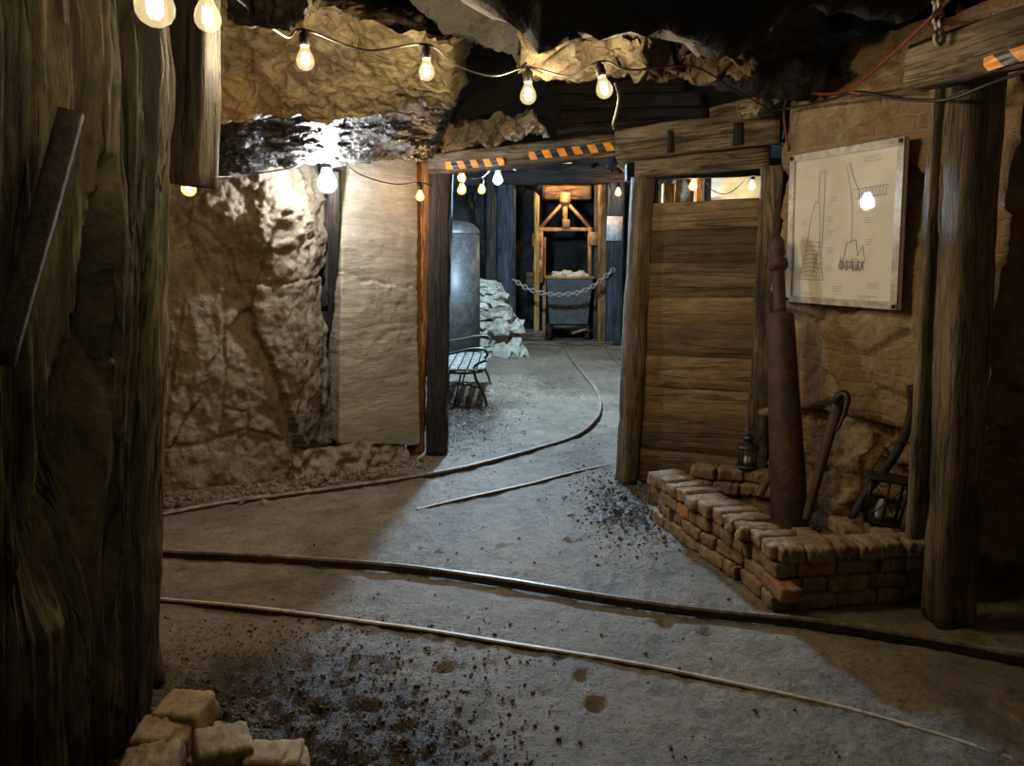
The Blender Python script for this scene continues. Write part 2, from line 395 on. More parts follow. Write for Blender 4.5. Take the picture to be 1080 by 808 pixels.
def timber(name, p0, p1, w, d, mat, side=(1, 0, 0), parent=None, amp=0.006, seed=0, bow=0.0, taper=1.0, rings=None, label=None, cat=None, group=None, chip=0.0):
    """rough sawn baulk from p0 to p1; w across `side`, d across the other axis"""
    p0, p1 = V(p0), V(p1); ax = (p1 - p0); L = ax.length; ax.normalize()
    sx = V(side); sx = (sx - ax * sx.dot(ax)).normalized(); sy = ax.cross(sx)
    n = rings or max(6, min(60, int(L / 0.05))); c = min(w, d) * 0.1
    prof = []
    hw, hd = w / 2, d / 2
    for (a, b) in (((hw, -hd + c), (hw, hd - c)), ((hw - c, hd), (-hw + c, hd)), ((-hw, hd - c), (-hw, -hd + c)), ((-hw + c, -hd), (hw - c, -hd))):
        for t in (0, .33, .66, 1): prof.append((a[0] + (b[0] - a[0]) * t, a[1] + (b[1] - a[1]) * t))
    m = len(prof); vs = []; gs = []; so = V((seed * 3.7, seed * 1.3, seed * 5.1))
    for i in range(n + 1):
        t = i / n; k = 1 + (taper - 1) * t
        for (x, y) in prof:
            g = V((x, y, t * L)) + so
            q = V((g.x * 9, g.y * 9, g.z * 1.5))
            dsp = amp * (fbm(q, 4) * 1.2 + 0.8 * noise.noise(V((g.x * 30, g.y * 30, g.z * 3))))
            if chip:
                e = fbm(V((g.x * 6, g.y * 6, g.z * 2.2)), 3); dsp -= chip * max(0, e - 0.25)
            r = V((x, y, 0)); rl = r.length or 1
            r = r * (k * (1 + dsp / rl))
            r.x += bow * math.sin(math.pi * t)
            vs.append(p0 + ax * (t * L) + sx * r.x + sy * r.y); gs.append(g)
    fs = [tuple(reversed(range(m))), tuple(range(n * m, n * m + m))]
    for i in range(n):
        for j in range(m):
            jj = (j + 1) % m; fs.append((i * m + j, i * m + jj, (i + 1) * m + jj, (i + 1) * m + j))
    o = ob(name, vs, fs, mat, parent, True, gc=gs)
    me = o.data
    for pl in me.polygons:
        if len(pl.vertices) > 4: pl.use_smooth = False
    mod = o.modifiers.new('edges', 'EDGE_SPLIT') if False else None
    return tag(o, label, cat, group)
ICO = {}
def ico(n):
    if n not in ICO:
        import bmesh
        bm = bmesh.new(); bmesh.ops.create_icosphere(bm, subdivisions=n, radius=1)
        ICO[n] = ([v.co.copy() for v in bm.verts], [tuple(v.index for v in f.verts) for f in bm.faces]); bm.free()
    return ICO[n]
def boulder_mesh(c, size, seed, sub=3, rough=0.25, flat=0.0, R=None):
    vs, fs = ico(sub); out = []; so = V((seed * 7.13, seed * 2.9, seed * 4.7)); R = R or Matrix.Identity(3)
    for p in vs:
        # squash towards a box so it reads as broken stone
        q = V([math.copysign(abs(x) ** 0.62, x) for x in p]); q *= 0.86
        d = 1 + rough * (fbm(p * 1.3 + so, 4) * 0.9 + 0.25 * noise.noise(p * 5 + so))
        dd, pp = noise.voronoi(p * 1.5 + so); d += rough * 0.5 * (h3(pp[0]) - 0.5)
        q *= d
        out.append(V(c) + R @ V((q.x * size[0] / 2, q.y * size[1] / 2, q.z * size[2] / 2)))
    return out, fs
def rot(z=0, x=0, y=0): return (Matrix.Rotation(z, 3, 'Z') @ Matrix.Rotation(y, 3, 'Y') @ Matrix.Rotation(x, 3, 'X'))

# ------------------------------------------------------------------ camera
cam = bpy.data.cameras.new('camera'); co = bpy.data.objects.new('camera', cam); COL.objects.link(co)
cam.sensor_width = 36; cam.lens = F / 1080 * 36; co.location = (0, 0, CH); co.rotation_euler = (math.pi / 2 - PITCH, 0, 0)
cam.clip_start = 0.05; SC.camera = co

# ------------------------------------------------------------------ FLOOR
def seg_d(p, pts):
    best = 9
    for a, b in zip(pts, pts[1:]):
        ab = b - a; t = max(0, min(1, (p - a).dot(ab) / ab.length_squared)); best = min(best, (p - a - ab * t).length)
    return best
railC = [fl(*q) for q in ((150, 584), (210, 588), (300, 592), (420, 601), (520, 614), (620, 631), (740, 648), (850, 660), (960, 676), (1090, 700), (1300, 745))]
railD = [fl(*q) for q in ((148, 634), (230, 641), (330, 652), (420, 664), (500, 676), (600, 692), (700, 709), (800, 728), (890, 747), (990, 775), (1120, 815))]
railA = [fl(*q) for q in ((592, 359), (600, 376), (614, 394), (627, 410), (633, 425), (631, 440), (620, 453), (600, 465), (560, 477), (500, 493), (450, 503), (380, 514), (300, 525), (230, 534), (160, 548))]
railB = [fl(*q) for q in ((645, 491), (600, 501), (560, 511), (520, 520), (480, 529), (440, 539))]
railE = [fl(*q) for q in ((634, 361), (645, 374), (655, 386), (690, 412))]
for r_ in (railA, railB, railC, railD, railE):
    for p in r_: p.z = 0
for i_, z_ in enumerate((-.004, -.010, -.016, -.022, -.03)): railD[-5 + i_].z = z_
C2 = smooth_path(railC, 4); D2 = smooth_path(railD, 4); A2 = smooth_path(railA, 4)
def floor_h(x, y):
    p = V((x, y, 0))
    h = 0.012 * fbm(p * 0.9, 3) + 0.009 * fbm(p * 5, 5) + 0.005 * fbm(p * 17 + V((2, 2, 0)), 3)
    s = soil_f(x, y)
    h += s * (0.038 * fbm(p * 11 + V((3, 3, 0)), 5))
    # footprints
    d, pts = noise.voronoi(p * 6.5 + V((5, 9, 0)))
    if h3(pts[0]) > 0.72 and noise.noise(p * 1.1 + V((7, 1, 0))) > -.1: h -= 0.045 * max(0, 1 - d[0] / 0.30) ** .7
    if y < 5:
        dc = seg_d(p, C2)
        if dc < 0.16:
            # the ground dips along the near side of the rail
            h -= 0.02 * (1 - dc / 0.16)
    return h
def soil_f(x, y):
    s = 0.0
    def blob(cx, cy, rx, ry, a=1.0):
        return a * math.exp(-(((x - cx) / rx) ** 2 + ((y - cy) / ry) ** 2))
    s += blob(-0.95, 2.2, 0.75, 0.75) + blob(-0.3, 1.9, .35, .45, .5)
    s += blob(0.75, 4.6, 0.28, 0.6, .8) + blob(-0.55, 7.4, 0.45, 1.3, .9) + blob(-1.3, 5.2, 0.6, .25, .8)
    s += blob(0.55, 9.5, 0.9, 1.8, .45) + blob(-2.2, 4.6, .5, .2, .5)
    return min(1, s)
xs = []; ys = []
y = -2.5
while y < 17.2:
    ys.append(y); y += 0.16 if y < 1.2 else (0.022 if y < 4.6 else (0.035 if y < 7 else (0.08 if y < 10 else .16)))
x = -4.6
while x < 5.2:
    xs.append(x); x += 0.021 if -2.0 < x < 2.3 else 0.12
vs = []; so_ = []; we_ = []
for y in ys:
    for x in xs:
        vs.append(V((x, y, floor_h(x, y)))); so_.append(soil_f(x, y)); we_.append(min(1, math.exp(-(((x - .0) / .9) ** 2 + ((y - 8.6) / 2.2) ** 2)) + .5 * math.exp(-(((x + .1) / .8) ** 2 + ((y - 4.5) / 1.6) ** 2))))
nx = len(xs); fs = [(j * nx + i, j * nx + i + 1, (j + 1) * nx + i + 1, (j + 1) * nx + i) for j in range(len(ys) - 1) for i in range(nx - 1)]
flo = ob('floor', vs, fs, M['floor'], soil=so_, origin=(0, 0, 0)); at_ = flo.data.attributes.new('wet', 'FLOAT', 'POINT'); at_.data.foreach_set('value', we_)
tag(flo, 'trodden grey-brown earth floor of the mine tunnel', 'floor', kind='structure')

# loose clods and gravel nobody could count
def scatter(name, n, fn, smin, smax, mat, label, seed):
    rnd = random.Random(seed); mb = MB(); iv, iff = ico(1)
    k = 0
    while k < n:
        p = fn(rnd)
        if p is None: continue
        s = smin + (smax - smin) * rnd.random() ** 3; R = rot(rnd.random() * 6, rnd.random() * 3)
        z = floor_h(p[0], p[1])
        j = [V((a.x, a.y, a.z * .7)) * (0.75 + 0.5 * rnd.random()) for a in iv]
        mb.add([V((p[0], p[1], z + s * .15)) + R @ (a * s) for a in j], iff); k += 1
    return tag(mb.build(name, mat, smooth=False), label, 'gravel', kind='stuff')
scatter('gravel', 6500, lambda r: (lambda q: q if r.random() < max(0, soil_f(*q)) ** 1.2 else None)((r.uniform(-1.7, .2), r.uniform(1.4, 3.1))),   .003, .010, M['clod'], 'dark loose gravel and clods on the ground beside the left timber pillar', 1)
scatter('gravel', 900, lambda r: (lambda q: q if r.random() < soil_f(*q) else None)((r.uniform(.35, 1.0), r.uniform(3.6, 5.6))), .004, .015, M['clod'], 'dark clods at the foot of the board partition and brick wall', 2)
scatter('gravel', 2200, lambda r: (lambda q: q if r.random() < soil_f(*q) else None)((r.uniform(-1.1, .3), r.uniform(5.8, 9.8))), .004, .014, M['clod'], 'dark clods on the blue-lit floor behind the gate', 3)
scatter('gravel', 900, lambda r: (r.uniform(-1.4, 1.3), 1.5 + 5 * r.random() ** 1.5), .003, .011, M['clod'], 'small pebbles strewn over the open floor', 4)
def skirt(r):
    t = r.random(); P = [V((-2.7, 4.6, 0)), V((-2.46, 4.78, 0)), V((-1.65, 5.1, 0)), V((-1.3, 5.35, 0)), V((-.82, 5.8, 0))]
    i = min(3, int(t * 4)); q = P[i].lerp(P[i + 1], t * 4 - i); return (q.x + .12 * r.gauss(0, 1) + .05, q.y - abs(.13 * r.gauss(0, 1)) - .02)
scatter('gravel', 1300, skirt, .006, .035, M['clod'], 'rubble fallen along the foot of the left rock wall', 5)

# ------------------------------------------------------------------ RAILS
def rail(name, pts, label, head='rail', hgt=0.035, w=0.028, z=0.006, n=10):
    P = smooth_path(pts, n); mb = MB()
    prof = [(-w / 2, 0), (-w / 2, hgt * .75), (-w * .35, hgt), (w * .35, hgt), (w / 2, hgt * .75), (w / 2, 0)]
    vs = []; gs = []; L = 0
    for i, p in enumerate(P):
        t = (P[min(i + 1, len(P) - 1)] - P[max(i - 1, 0)]).normalized(); sd = V((t.y, -t.x, 0)); 
        if i: L += (p - P[i - 1]).length
        wob = 0.004 * noise.noise(V((L * 2, 0, 0)))
        for a, b in prof:
            vs.append(p + sd * (a + wob) + V((0, 0, z + b - .015 + 0.006 * noise.noise(V((L * 1.3, 5, 0)))))); gs.append(V((a, b, L)))
    m = len(prof); fs = []; fm = []
    for i in range(len(P) - 1):
        for j in range(m - 1):
            fs.append((i * m + j, (i + 1) * m + j, (i + 1) * m + j + 1, i * m + j + 1)); fm.append(0 if j in (1, 2, 3) else 1)
    fs += [tuple(range(m)), tuple(reversed(range((len(P) - 1) * m, len(P) * m)))]; fm += [1, 1]
    return tag(ob(name, vs, fs, [M[head], M['railrust']], gc=gs, fmat=fm, smooth=False), label, 'rail')
rail('track_rail', railA, 'thin curved rail bending through the gate and back to the left rock wall', hgt=.04, w=.03)
rail('track_rail', railB, 'half-buried straight rail just in front of the gate opening', hgt=.024, w=.018, z=.006, head='palerail')
rail('track_rail', railC, 'upper of the two rails crossing the near floor, with a rut beneath it', hgt=.045, w=.022, z=.004)
rail('track_rail', railD, 'lowest pale rail nearest the viewer, crossing the gravel patch', hgt=.03, w=.02, z=.008, head='palerail')
rail('track_rail', railE, 'short rail beneath the far chained doorway, right of the curved one', hgt=.03, w=.04)

# ------------------------------------------------------------------ CEILING and WALLS
def grid(name, x0, x1, y0, y1, nx, ny, zf, mat, label, kind='structure'):
    vs = []; fs = []
    for j in range(ny + 1):
        for i in range(nx + 1):
            x = x0 + (x1 - x0) * i / nx; y = y0 + (y1 - y0) * j / ny; vs.append(V(zf(x, y)))
    for j in range(ny):
        for i in range(nx):
            a = j * (nx + 1) + i; fs.append((a, a + nx + 1, a + nx + 2, a + 1))
    return tag(ob(name, vs, fs, mat), label, None, kind=kind)
def sst(a, b, x):
    t = max(0, min(1, (x - a) / (b - a))); return t * t * (3 - 2 * t)
def near_ceil(x, y):
    p = V((x, y, 2.6)); z = 2.86 - .06 * sst(-.35, .25, x)
    z -= (.40 + .07 * noise.noise(V((x * 2.3, 0, 4)))) * sst(-.85, -.05, x) * (1 - sst(1.35, 1.75, x)) * math.exp(-((y - 2.72 - .12 * noise.noise(V((x * 1.5, 3, 0)))) / .24) ** 2)
    z += .10 * fbm(p * 1.2, 6) + .035 * abs(fbm(p * 5, 4)) + .25 * rocky(p, 1.0, 1.8)
    edge = 3.4 + 0.12 * noise.noise(V((x * 1.2, 0, 0))); k = max(0, (y - edge + .25)) / .3
    if y > edge - .25: z += 0.35 * k * k
    return (x, min(y, edge + .1 + .1 * (y - edge)), min(z, 3.6))
grid('ceiling', -3.6, 4.2, -2.6, 3.9, 150, 130, near_ceil, M['dark'], 'black rock roof of the tunnel')  # near roof in one almost black rock colour
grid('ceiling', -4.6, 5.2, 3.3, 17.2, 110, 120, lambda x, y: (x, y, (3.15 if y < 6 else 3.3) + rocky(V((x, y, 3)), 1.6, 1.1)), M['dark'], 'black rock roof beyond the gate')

def rk(a, b): return lambda p, s, t: rocky(p, a, b)
CRK = []
for pl_ in ([(243, 268), (236, 330), (238, 400), (230, 470)], [(250, 298), (290, 300), (335, 292), (348, 280)], [(325, 300), (322, 380), (312, 470), (306, 512)],
            [(165, 474), (215, 470), (262, 455), (300, 468)], [(236, 432), (262, 436), (262, 462)], [(196, 300), (182, 380), (172, 470)], [(345, 300), (338, 360), (336, 460)], [(250, 298), (243, 268), (215, 240), (200, 232)]):
    CRK.append([V((at(a, b, 5.0).x, 0, at(a, b, 5.0).z)) for a, b in pl_])
def crackd(p):
    q = V((p.x * 5.0 / max(p.y, 3), 0, CH + (p.z - CH) * 5.0 / max(p.y, 3))) + V((.02 * noise.noise(p * 9), 0, .02 * noise.noise(p * 9 + V((5, 5, 5)))))
    return min(seg_d(q, c) for c in CRK)
def left_disp(p, s, t):
    d = .30 * rocky(V((p.x, p.y, p.z * .5)), 1.0, 1.0) + .05 * fbm(V((p.x * 1.6, p.y * 1.6, p.z)), 5) + .016 * fbm(p * 7, 5) + .02 * (noise.ridged_multi_fractal(p * 2.6, .7, 2.1, 4, 1, 2) - 1) * sst(.9, 1.8, p.z)
    if p.y > 3.8: d -= .03 * max(0, 1 - crackd(p) / .016)
    d += 0.16 * max(0, t - .72)            # the top leans out
    d += 0.10 * max(0, .25 - t) * (noise.noise(V((p.x * 2, 0, 0))) + .6)
    # bulge under the white lamp
    d += 0.20 * math.exp(-(((p.x + 1.75) / .42) ** 2 + ((p.z - 1.9) / .32) ** 2)) * (1 + .5 * fbm(p * 4, 5))
    return d
tag(sheet('wall_left', [(-3.3, 3.9), (-2.9, 4.5), (-2.46, 4.82), (-1.95, 5.02), (-1.56, 5.2), (-1.42, 5.6)], -0.1, 2.75, 210, 210, left_disp, M['wall']), 'hewn grey-brown rock wall left of the lamp', None, kind='structure')
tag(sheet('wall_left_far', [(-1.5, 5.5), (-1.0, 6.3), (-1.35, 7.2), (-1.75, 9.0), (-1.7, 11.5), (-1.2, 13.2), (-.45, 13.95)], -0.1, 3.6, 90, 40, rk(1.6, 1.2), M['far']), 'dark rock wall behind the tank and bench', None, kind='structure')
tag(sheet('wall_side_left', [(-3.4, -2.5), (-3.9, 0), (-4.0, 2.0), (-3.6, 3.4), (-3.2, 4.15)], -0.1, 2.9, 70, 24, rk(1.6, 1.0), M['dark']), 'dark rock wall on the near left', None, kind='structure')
# map wall
WA, WB = V((2.12, 3.25, 0)), V((1.60, 4.53, 0))
wn = V((-(WB - WA).y, (WB - WA).x, 0)).normalized()
if wn.x > 0: wn = -wn
def map_disp(p, s, t):
    d = 0.5 * rocky(V((p.x, p.y, p.z)), 0.55, 2.4)
    if t < .3: d += 0.55 * rocky(V((p.x, p.y, p.z)), 1.0, 4.0)
    q = (p - WA).dot((WB - WA).normalized())
    if .1 < q < 1.2 and .95 < p.z < 2.2: d = min(d, .012)
    return d
def map_top(s, p):
    q = s * 1.4
    return 2.72 if s > .97 or s < .02 else 2.70 + .05 * noise.noise(V((s * 9, 3, 0))) - (.22 * min(1, max(0, (s - .45) / .2)) if s > .45 else 0)
tag(sheet('wall_right', [(2.12, 3.25), (1.60, 4.53), (1.78, 4.75), (2.3, 4.9)], -0.1, 2.7, 130, 150, map_disp, M['mapwall'], top=map_top, flip=True), 'plastered rubble and brick wall that carries the framed map', None, kind='structure')
tag(sheet('wall_right_recess', [(2.10, 3.75), (2.5, 3.55), (3.4, 3.2), (3.7, 1.5), (3.3, -1.0), (3.1, -2.6)], -0.1, 2.75, 130, 70, lambda p, s, t: rocky(p, .8, 2.0), M['mapwall'], flip=True), 'shadowed brick and rubble wall right of the thick post', None, kind='structure')
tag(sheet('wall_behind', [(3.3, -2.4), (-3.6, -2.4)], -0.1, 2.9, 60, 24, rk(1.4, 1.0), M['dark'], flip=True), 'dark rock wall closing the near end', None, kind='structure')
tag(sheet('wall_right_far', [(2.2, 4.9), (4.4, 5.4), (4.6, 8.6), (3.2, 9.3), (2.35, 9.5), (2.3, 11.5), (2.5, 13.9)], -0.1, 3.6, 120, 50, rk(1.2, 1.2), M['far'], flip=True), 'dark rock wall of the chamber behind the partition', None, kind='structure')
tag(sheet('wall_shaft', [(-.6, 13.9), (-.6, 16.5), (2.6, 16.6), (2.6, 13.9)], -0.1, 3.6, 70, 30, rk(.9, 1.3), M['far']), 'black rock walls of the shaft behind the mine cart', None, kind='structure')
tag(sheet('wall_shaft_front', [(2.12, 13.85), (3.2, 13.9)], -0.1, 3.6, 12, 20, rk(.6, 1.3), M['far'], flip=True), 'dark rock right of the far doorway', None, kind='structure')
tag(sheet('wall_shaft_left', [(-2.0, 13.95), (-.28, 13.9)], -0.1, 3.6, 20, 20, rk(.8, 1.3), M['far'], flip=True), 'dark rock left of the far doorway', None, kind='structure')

# closed block helper: a hexahedral rock with its own outline in plan/elevation
def block(name, front, depth_dir, mat, disp, nu=60, nv=60, parent=None, nd=8, warp=0.0):
    """front: four corners (bl, br, tr, tl); extruded along depth_dir; surface roughened"""
    bl, br, tr, tl = [V(p) for p in front]; dd = V(depth_dir); nrm = (br - bl).cross(tl - bl).normalized(); mb = MB()
    def P(u, v, w):
        return (bl.lerp(br, u)).lerp(tl.lerp(tr, u), v) + dd * w
    cen = P(.5, .5, .5)
    def face(fn, a, b):
        vs = []
        for j in range(b + 1):
            for i in range(a + 1):
                u, v, w = fn(i / a, j / b); p = P(u, v, w); o = (p - cen).normalized()
                e = min(u, 1 - u, 9) * (br - bl).length; f = min(v, 1 - v) * (tl - bl).length; g = min(w, 1 - w) * dd.length
                rnd = sum(1 for q in (e, f, g) if q < .012)
                w_ = V((fbm(p * 2.3, 5), fbm(p * 2.3 + V((9, 4, 2)), 5), fbm(p * 2.3 + V((3, 7, 8)), 5))) * warp if warp else V((0, 0, 0))
                vs.append(p + w_ + o * disp(p) - o * (.008 * max(0, rnd - 1)))
        fs = [(j * (a + 1) + i, j * (a + 1) + i + 1, (j + 1) * (a + 1) + i + 1, (j + 1) * (a + 1) + i) for j in range(b) for i in range(a)]
        mb.add(vs, fs)
    face(lambda i, j: (i, j, 0), nu, nv); face(lambda i, j: (1, j, i), nd, nv); face(lambda i, j: (1 - i, j, 1), nu, nv)
    face(lambda i, j: (0, j, 1 - i), nd, nv); face(lambda i, j: (i, 1, j), nu, nd); face(lambda i, j: (i, 0, 1 - j), nu, nd)
    return mb.build(name, mat, parent)

# pale sawn slab beside the lamp
def slab_disp(p):
    return .012 * fbm(p * 2, 5) + .005 * noise.noise(V((p.x * 3, p.y * 3, p.z * 28))) + .006 * fbm(p * 14, 3) - .02 * max(0, 1 - abs(p.z - 1.42 + .25 * (p.x + 1.0) + .03 * fbm(p * 6, 3)) / .015) \
        + .05 * max(0, (.16 - p.z)) * 2 * (fbm(p * 5, 3) + .6)
tag(block('stone_slab', [at(357, 470, 5.42) * 1, at(443, 470, 5.86), at(440, 163, 5.86), at(361, 168, 5.42)], V((-.28, .5, 0)), M['slab'], slab_disp, 60, 160, nd=14),
    'tall pale sawn stone slab standing right of the bright white lamp', 'stone slab')
s_ = bpy.data.objects['stone_slab']
# extend to the ground with its own rubble foot
tag(sheet('wall_left_foot', [(-1.6, 5.22), (-1.3, 5.4), (-.86, 5.8)], -.05, .2, 50, 16, lambda p, s, t: .10 * (1 - t) + .08 * fbm(p * 5, 4), M['wall']), 'rubble foot under the pale slab', None, kind='structure')
vs = []
# yellow-lit hanging rock
tag(block('hanging_rock', [at(205, 128, 4.0), at(470, 114, 3.95), at(476, 50, 3.5), at(200, -40, 3.3)], V((.05, .6, .25)), M['yrock'],
    lambda p: .05 * fbm(V((p.x * 2.2 + p.z * 1.5, p.y * 2, p.z * 3.2)), 7) + .012 * (noise.ridged_multi_fractal(V((p.x * 1.4 - p.z, p.y, p.z * 2.2)), .9, 2.1, 6, 1.0, 2.0) - 1.0) * .9, 170, 110, warp=.06),
    'tan hanging roof rock lit by two bare bulbs, upper left', 'rock')
# black glistening ledge under it
def ledge(p): return .035 * (noise.ridged_multi_fractal(V((p.x * 2.6, p.y * 3, p.z * 9)), .7, 2.3, 7, 1.0, 2.0) - 1.1) + .03 * fbm(p * 4, 6)
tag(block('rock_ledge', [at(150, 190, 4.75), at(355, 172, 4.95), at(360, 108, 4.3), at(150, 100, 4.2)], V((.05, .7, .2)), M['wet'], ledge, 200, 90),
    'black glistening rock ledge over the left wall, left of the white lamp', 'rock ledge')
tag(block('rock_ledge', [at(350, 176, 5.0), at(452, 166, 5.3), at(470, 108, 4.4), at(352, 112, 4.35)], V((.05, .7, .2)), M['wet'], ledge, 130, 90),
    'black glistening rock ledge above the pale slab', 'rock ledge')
tag(block('roof_rock', [at(440, 174, 6.05), at(900, 150, 5.9), at(930, -20, 5.4), at(420, 10, 5.6)], V((.0, .6, .1)), M['far'],  # added block: blacks out the void and stops the blue lamp's upward light
    lambda p: .04 * fbm(p * 3, 5), 60, 40), 'black block added to keep the gap above the gate beams dark', 'rock')
# central roof ridge
tag(block('roof_rock', [at(572, 76, 3.9), at(672, 90, 3.85), at(700, -5, 3.3), at(565, -5, 3.3)], V((.0, .5, .25)), M['ridge'],
    lambda p: .03 * (noise.ridged_multi_fractal(V((p.x * 3 + p.z * 5, p.y * 3, p.z * 8 - p.x * 2)), .8, 2.2, 5, 1.0, 2.0) - 1.1) + .05 * fbm(p * 3.3, 5), 160, 100, warp=.16),
    'ridged tan roof rock just behind the two middle bulbs', 'rock')
tag(block('roof_rock', [at(680, 76, 3.9), at(760, 98, 3.85), at(800, -5, 3.3), at(690, -5, 3.3)], V((.0, .5, .25)), M['browner'],
    lambda p: .07 * fbm(p * 3, 5) + .02 * (noise.ridged_multi_fractal(V((p.x * 4 + p.z * 4, p.y * 3, p.z * 6 - p.x * 3)), .8, 2.2, 5, 1.0, 2.0) - 1), 130, 90, warp=.16),
    'smooth brown roof rock hanging right of the middle bulbs', 'rock')
tag(block('roof_rock', [at(765, 98, 4.2), at(862, 108, 4.2), at(872, 0, 3.6), at(775, 0, 3.6)], V((.0, .5, .2)), M['dark'],
    lambda p: .06 * fbm(p * 3, 5) + .02 * fbm(p * 9, 3), 50, 40),
    'dark roof rock above the right end of the gate header', 'rock')
tag(block('roof_rock', [at(236, 30, 2.3), at(322, 34, 2.35), at(335, -40, 2.25), at(230, -50, 2.25)], V((.0, .25, .15)), M['railrust'],
    lambda p: .04 * fbm(p * 4, 5), 60, 40, warp=.05), 'dark brown rock lump hanging at the top edge, above the left bulb', 'rock')
tag(block('roof_rock', [at(470, 42, 3.5), at(560, 62, 3.7), at(575, -40, 3.3), at(400, -40, 3.3)], V((.0, .5, .2)), M['dark'],
    lambda p: .06 * fbm(p * 3, 5), 50, 40), 'dark rock bulge between the tan hanging rock and the ridged one', 'rock')

# ------------------------------------------------------------------ LEFT TIMBER PILLAR
def pillar():
    sec = [(-1.02, 2.32), (-1.06, 2.12), (-1.14, 1.93), (-1.25, 1.78), (-1.42, 1.66), (-1.65, 1.60), (-1.95, 1.68), (-2.1, 2.0), (-1.95, 2.4), (-1.6, 2.55), (-1.2, 2.5)]
    n = len(sec); P = [V((a, b, 0)) for a, b in sec]; P.append(P[0])
    cl = []; idx = []
    for i in range(n):
        p0, p1, p2, p3 = P[(i - 1) % n], P[i], P[(i + 1) % n], P[(i + 2) % n]
        kk = 40 if i < 4 else 7
        for k in range(kk):
            t = k / kk; idx.append(i + t); cl.append(0.5 * ((2 * p1) + (-p0 + p2) * t + (2 * p0 - 5 * p1 + 4 * p2 - p3) * t * t + (-p0 + 3 * p1 - 3 * p2 + p3) * t ** 3))
    m = len(cl); cen = V((-1.55, 2.05, 0)); vs = []; gs = []; nz = 170
    for j in range(nz + 1):
        z = -.03 + 2.75 * j / nz
        for i, p in enumerate(cl):
            lean = V((-0.235 * (1 - min(1, z / 2.15)), 0.02, 0)); o = (p - cen).normalized()
            g = V((p.x, p.y, z)); a = math.atan2(o.y, o.x)
            d = .020 * fbm(V((a * 7, z * 1.0, 1)), 4) + .045 * noise.ridged_multi_fractal(V((a * 9, z * .45, 3)), .9, 2.1, 4, 1, 2) * .6 + .010 * fbm(V((a * 40, z * 2.2, 2)), 3)
            d -= .035
            # rotted hollow: narrow above, wide below
            px_ = idx[i]   # index along section
            c0 = 1.22 + .60 * max(0, 1.80 - z); wd = .16 + .42 * max(0, 1.80 - z)
            if z < 1.95:
                q = max(0, 1 - abs(px_ - c0) / wd); top = min(1, max(0, (1.88 - z) / .15)); btm = min(1, max(0, (z - .55) / .5))
                d -= .24 * (q ** .4) * top * btm
            vs.append(p + lean + o * d + V((0, 0, z))); gs.append(g)
    fs = [tuple(reversed(range(m))), tuple(range(nz * m, nz * m + m))]
    for j in range(nz):
        for i in range(m):
            ii = (i + 1) % m; fs.append((j * m + i, j * m + ii, (j + 1) * m + ii, (j + 1) * m + i))
    return ob('timber_pillar', vs, fs, M['pillar'], gc=gs)
tag(pillar(), 'massive weathered split timber pillar filling the left edge', 'timber pillar')
timber('timber_baulk', at(203, 196, 2.55), at(207, -40, 2.55) + V((0, 0, .05)), .125, .16, M['pillar'], seed=3, amp=.01, label='short vertical timber hanging beside the massive pillar, cut off above the wall', cat='timber')
# rusty bar leaning on pillar
bt, bb = at(76, 118, 1.70), at(2, 385, 1.50)
timber('iron_bar', bb, bt, .046, .02, M['oldrust'], side=(1, .3, 0), seed=5, amp=.002, label='rusty flat iron bar leaning on the face of the left pillar', cat='iron bar')
timber('timber_offcut', fl(150, 735) + V((.0, .06, 0)), at(146, 640, 2.75), .10, .05, M['darkwood'], seed=6, label='dark timber offcut leaning behind the foot of the left pillar', cat='timber')

# prop between wall and slab
timber('timber_prop', fl(350, 474) + V((0, -.0, 0)), at(353, 180, 5.25), .075, .07, M['darkwood'], seed=8, amp=.008, label='thin dark timber prop under the bright white lamp, left of the pale slab', cat='timber')

# ------------------------------------------------------------------ GATE FRAME
YL, YR = 5.93, 5.15
timber('timber_post', V((-.62, YL, 0)), V((-.55, YL, 2.27)), .17, .17, M['darkwood'], seed=11, amp=.012, chip=.03, label='dark left post of the gate frame under the taped beam', cat='post')
timber('timber_post', V((-.80, YL + .04, 0)), V((-.70, YL + .04, 2.34)), .14, .12, M['orangewood'], seed=12, amp=.015, chip=.04, label='rough brown prop between the pale slab and the dark gate post', cat='post')
timber('timber_post', fl(661, 509), V((.885, YR, 2.13)), .125, .15, M['gatewood'], side=(1, .3, 0), seed=13, amp=.008, chip=.02, label='grey-brown right post of the gate, left end of the board partition', cat='post')
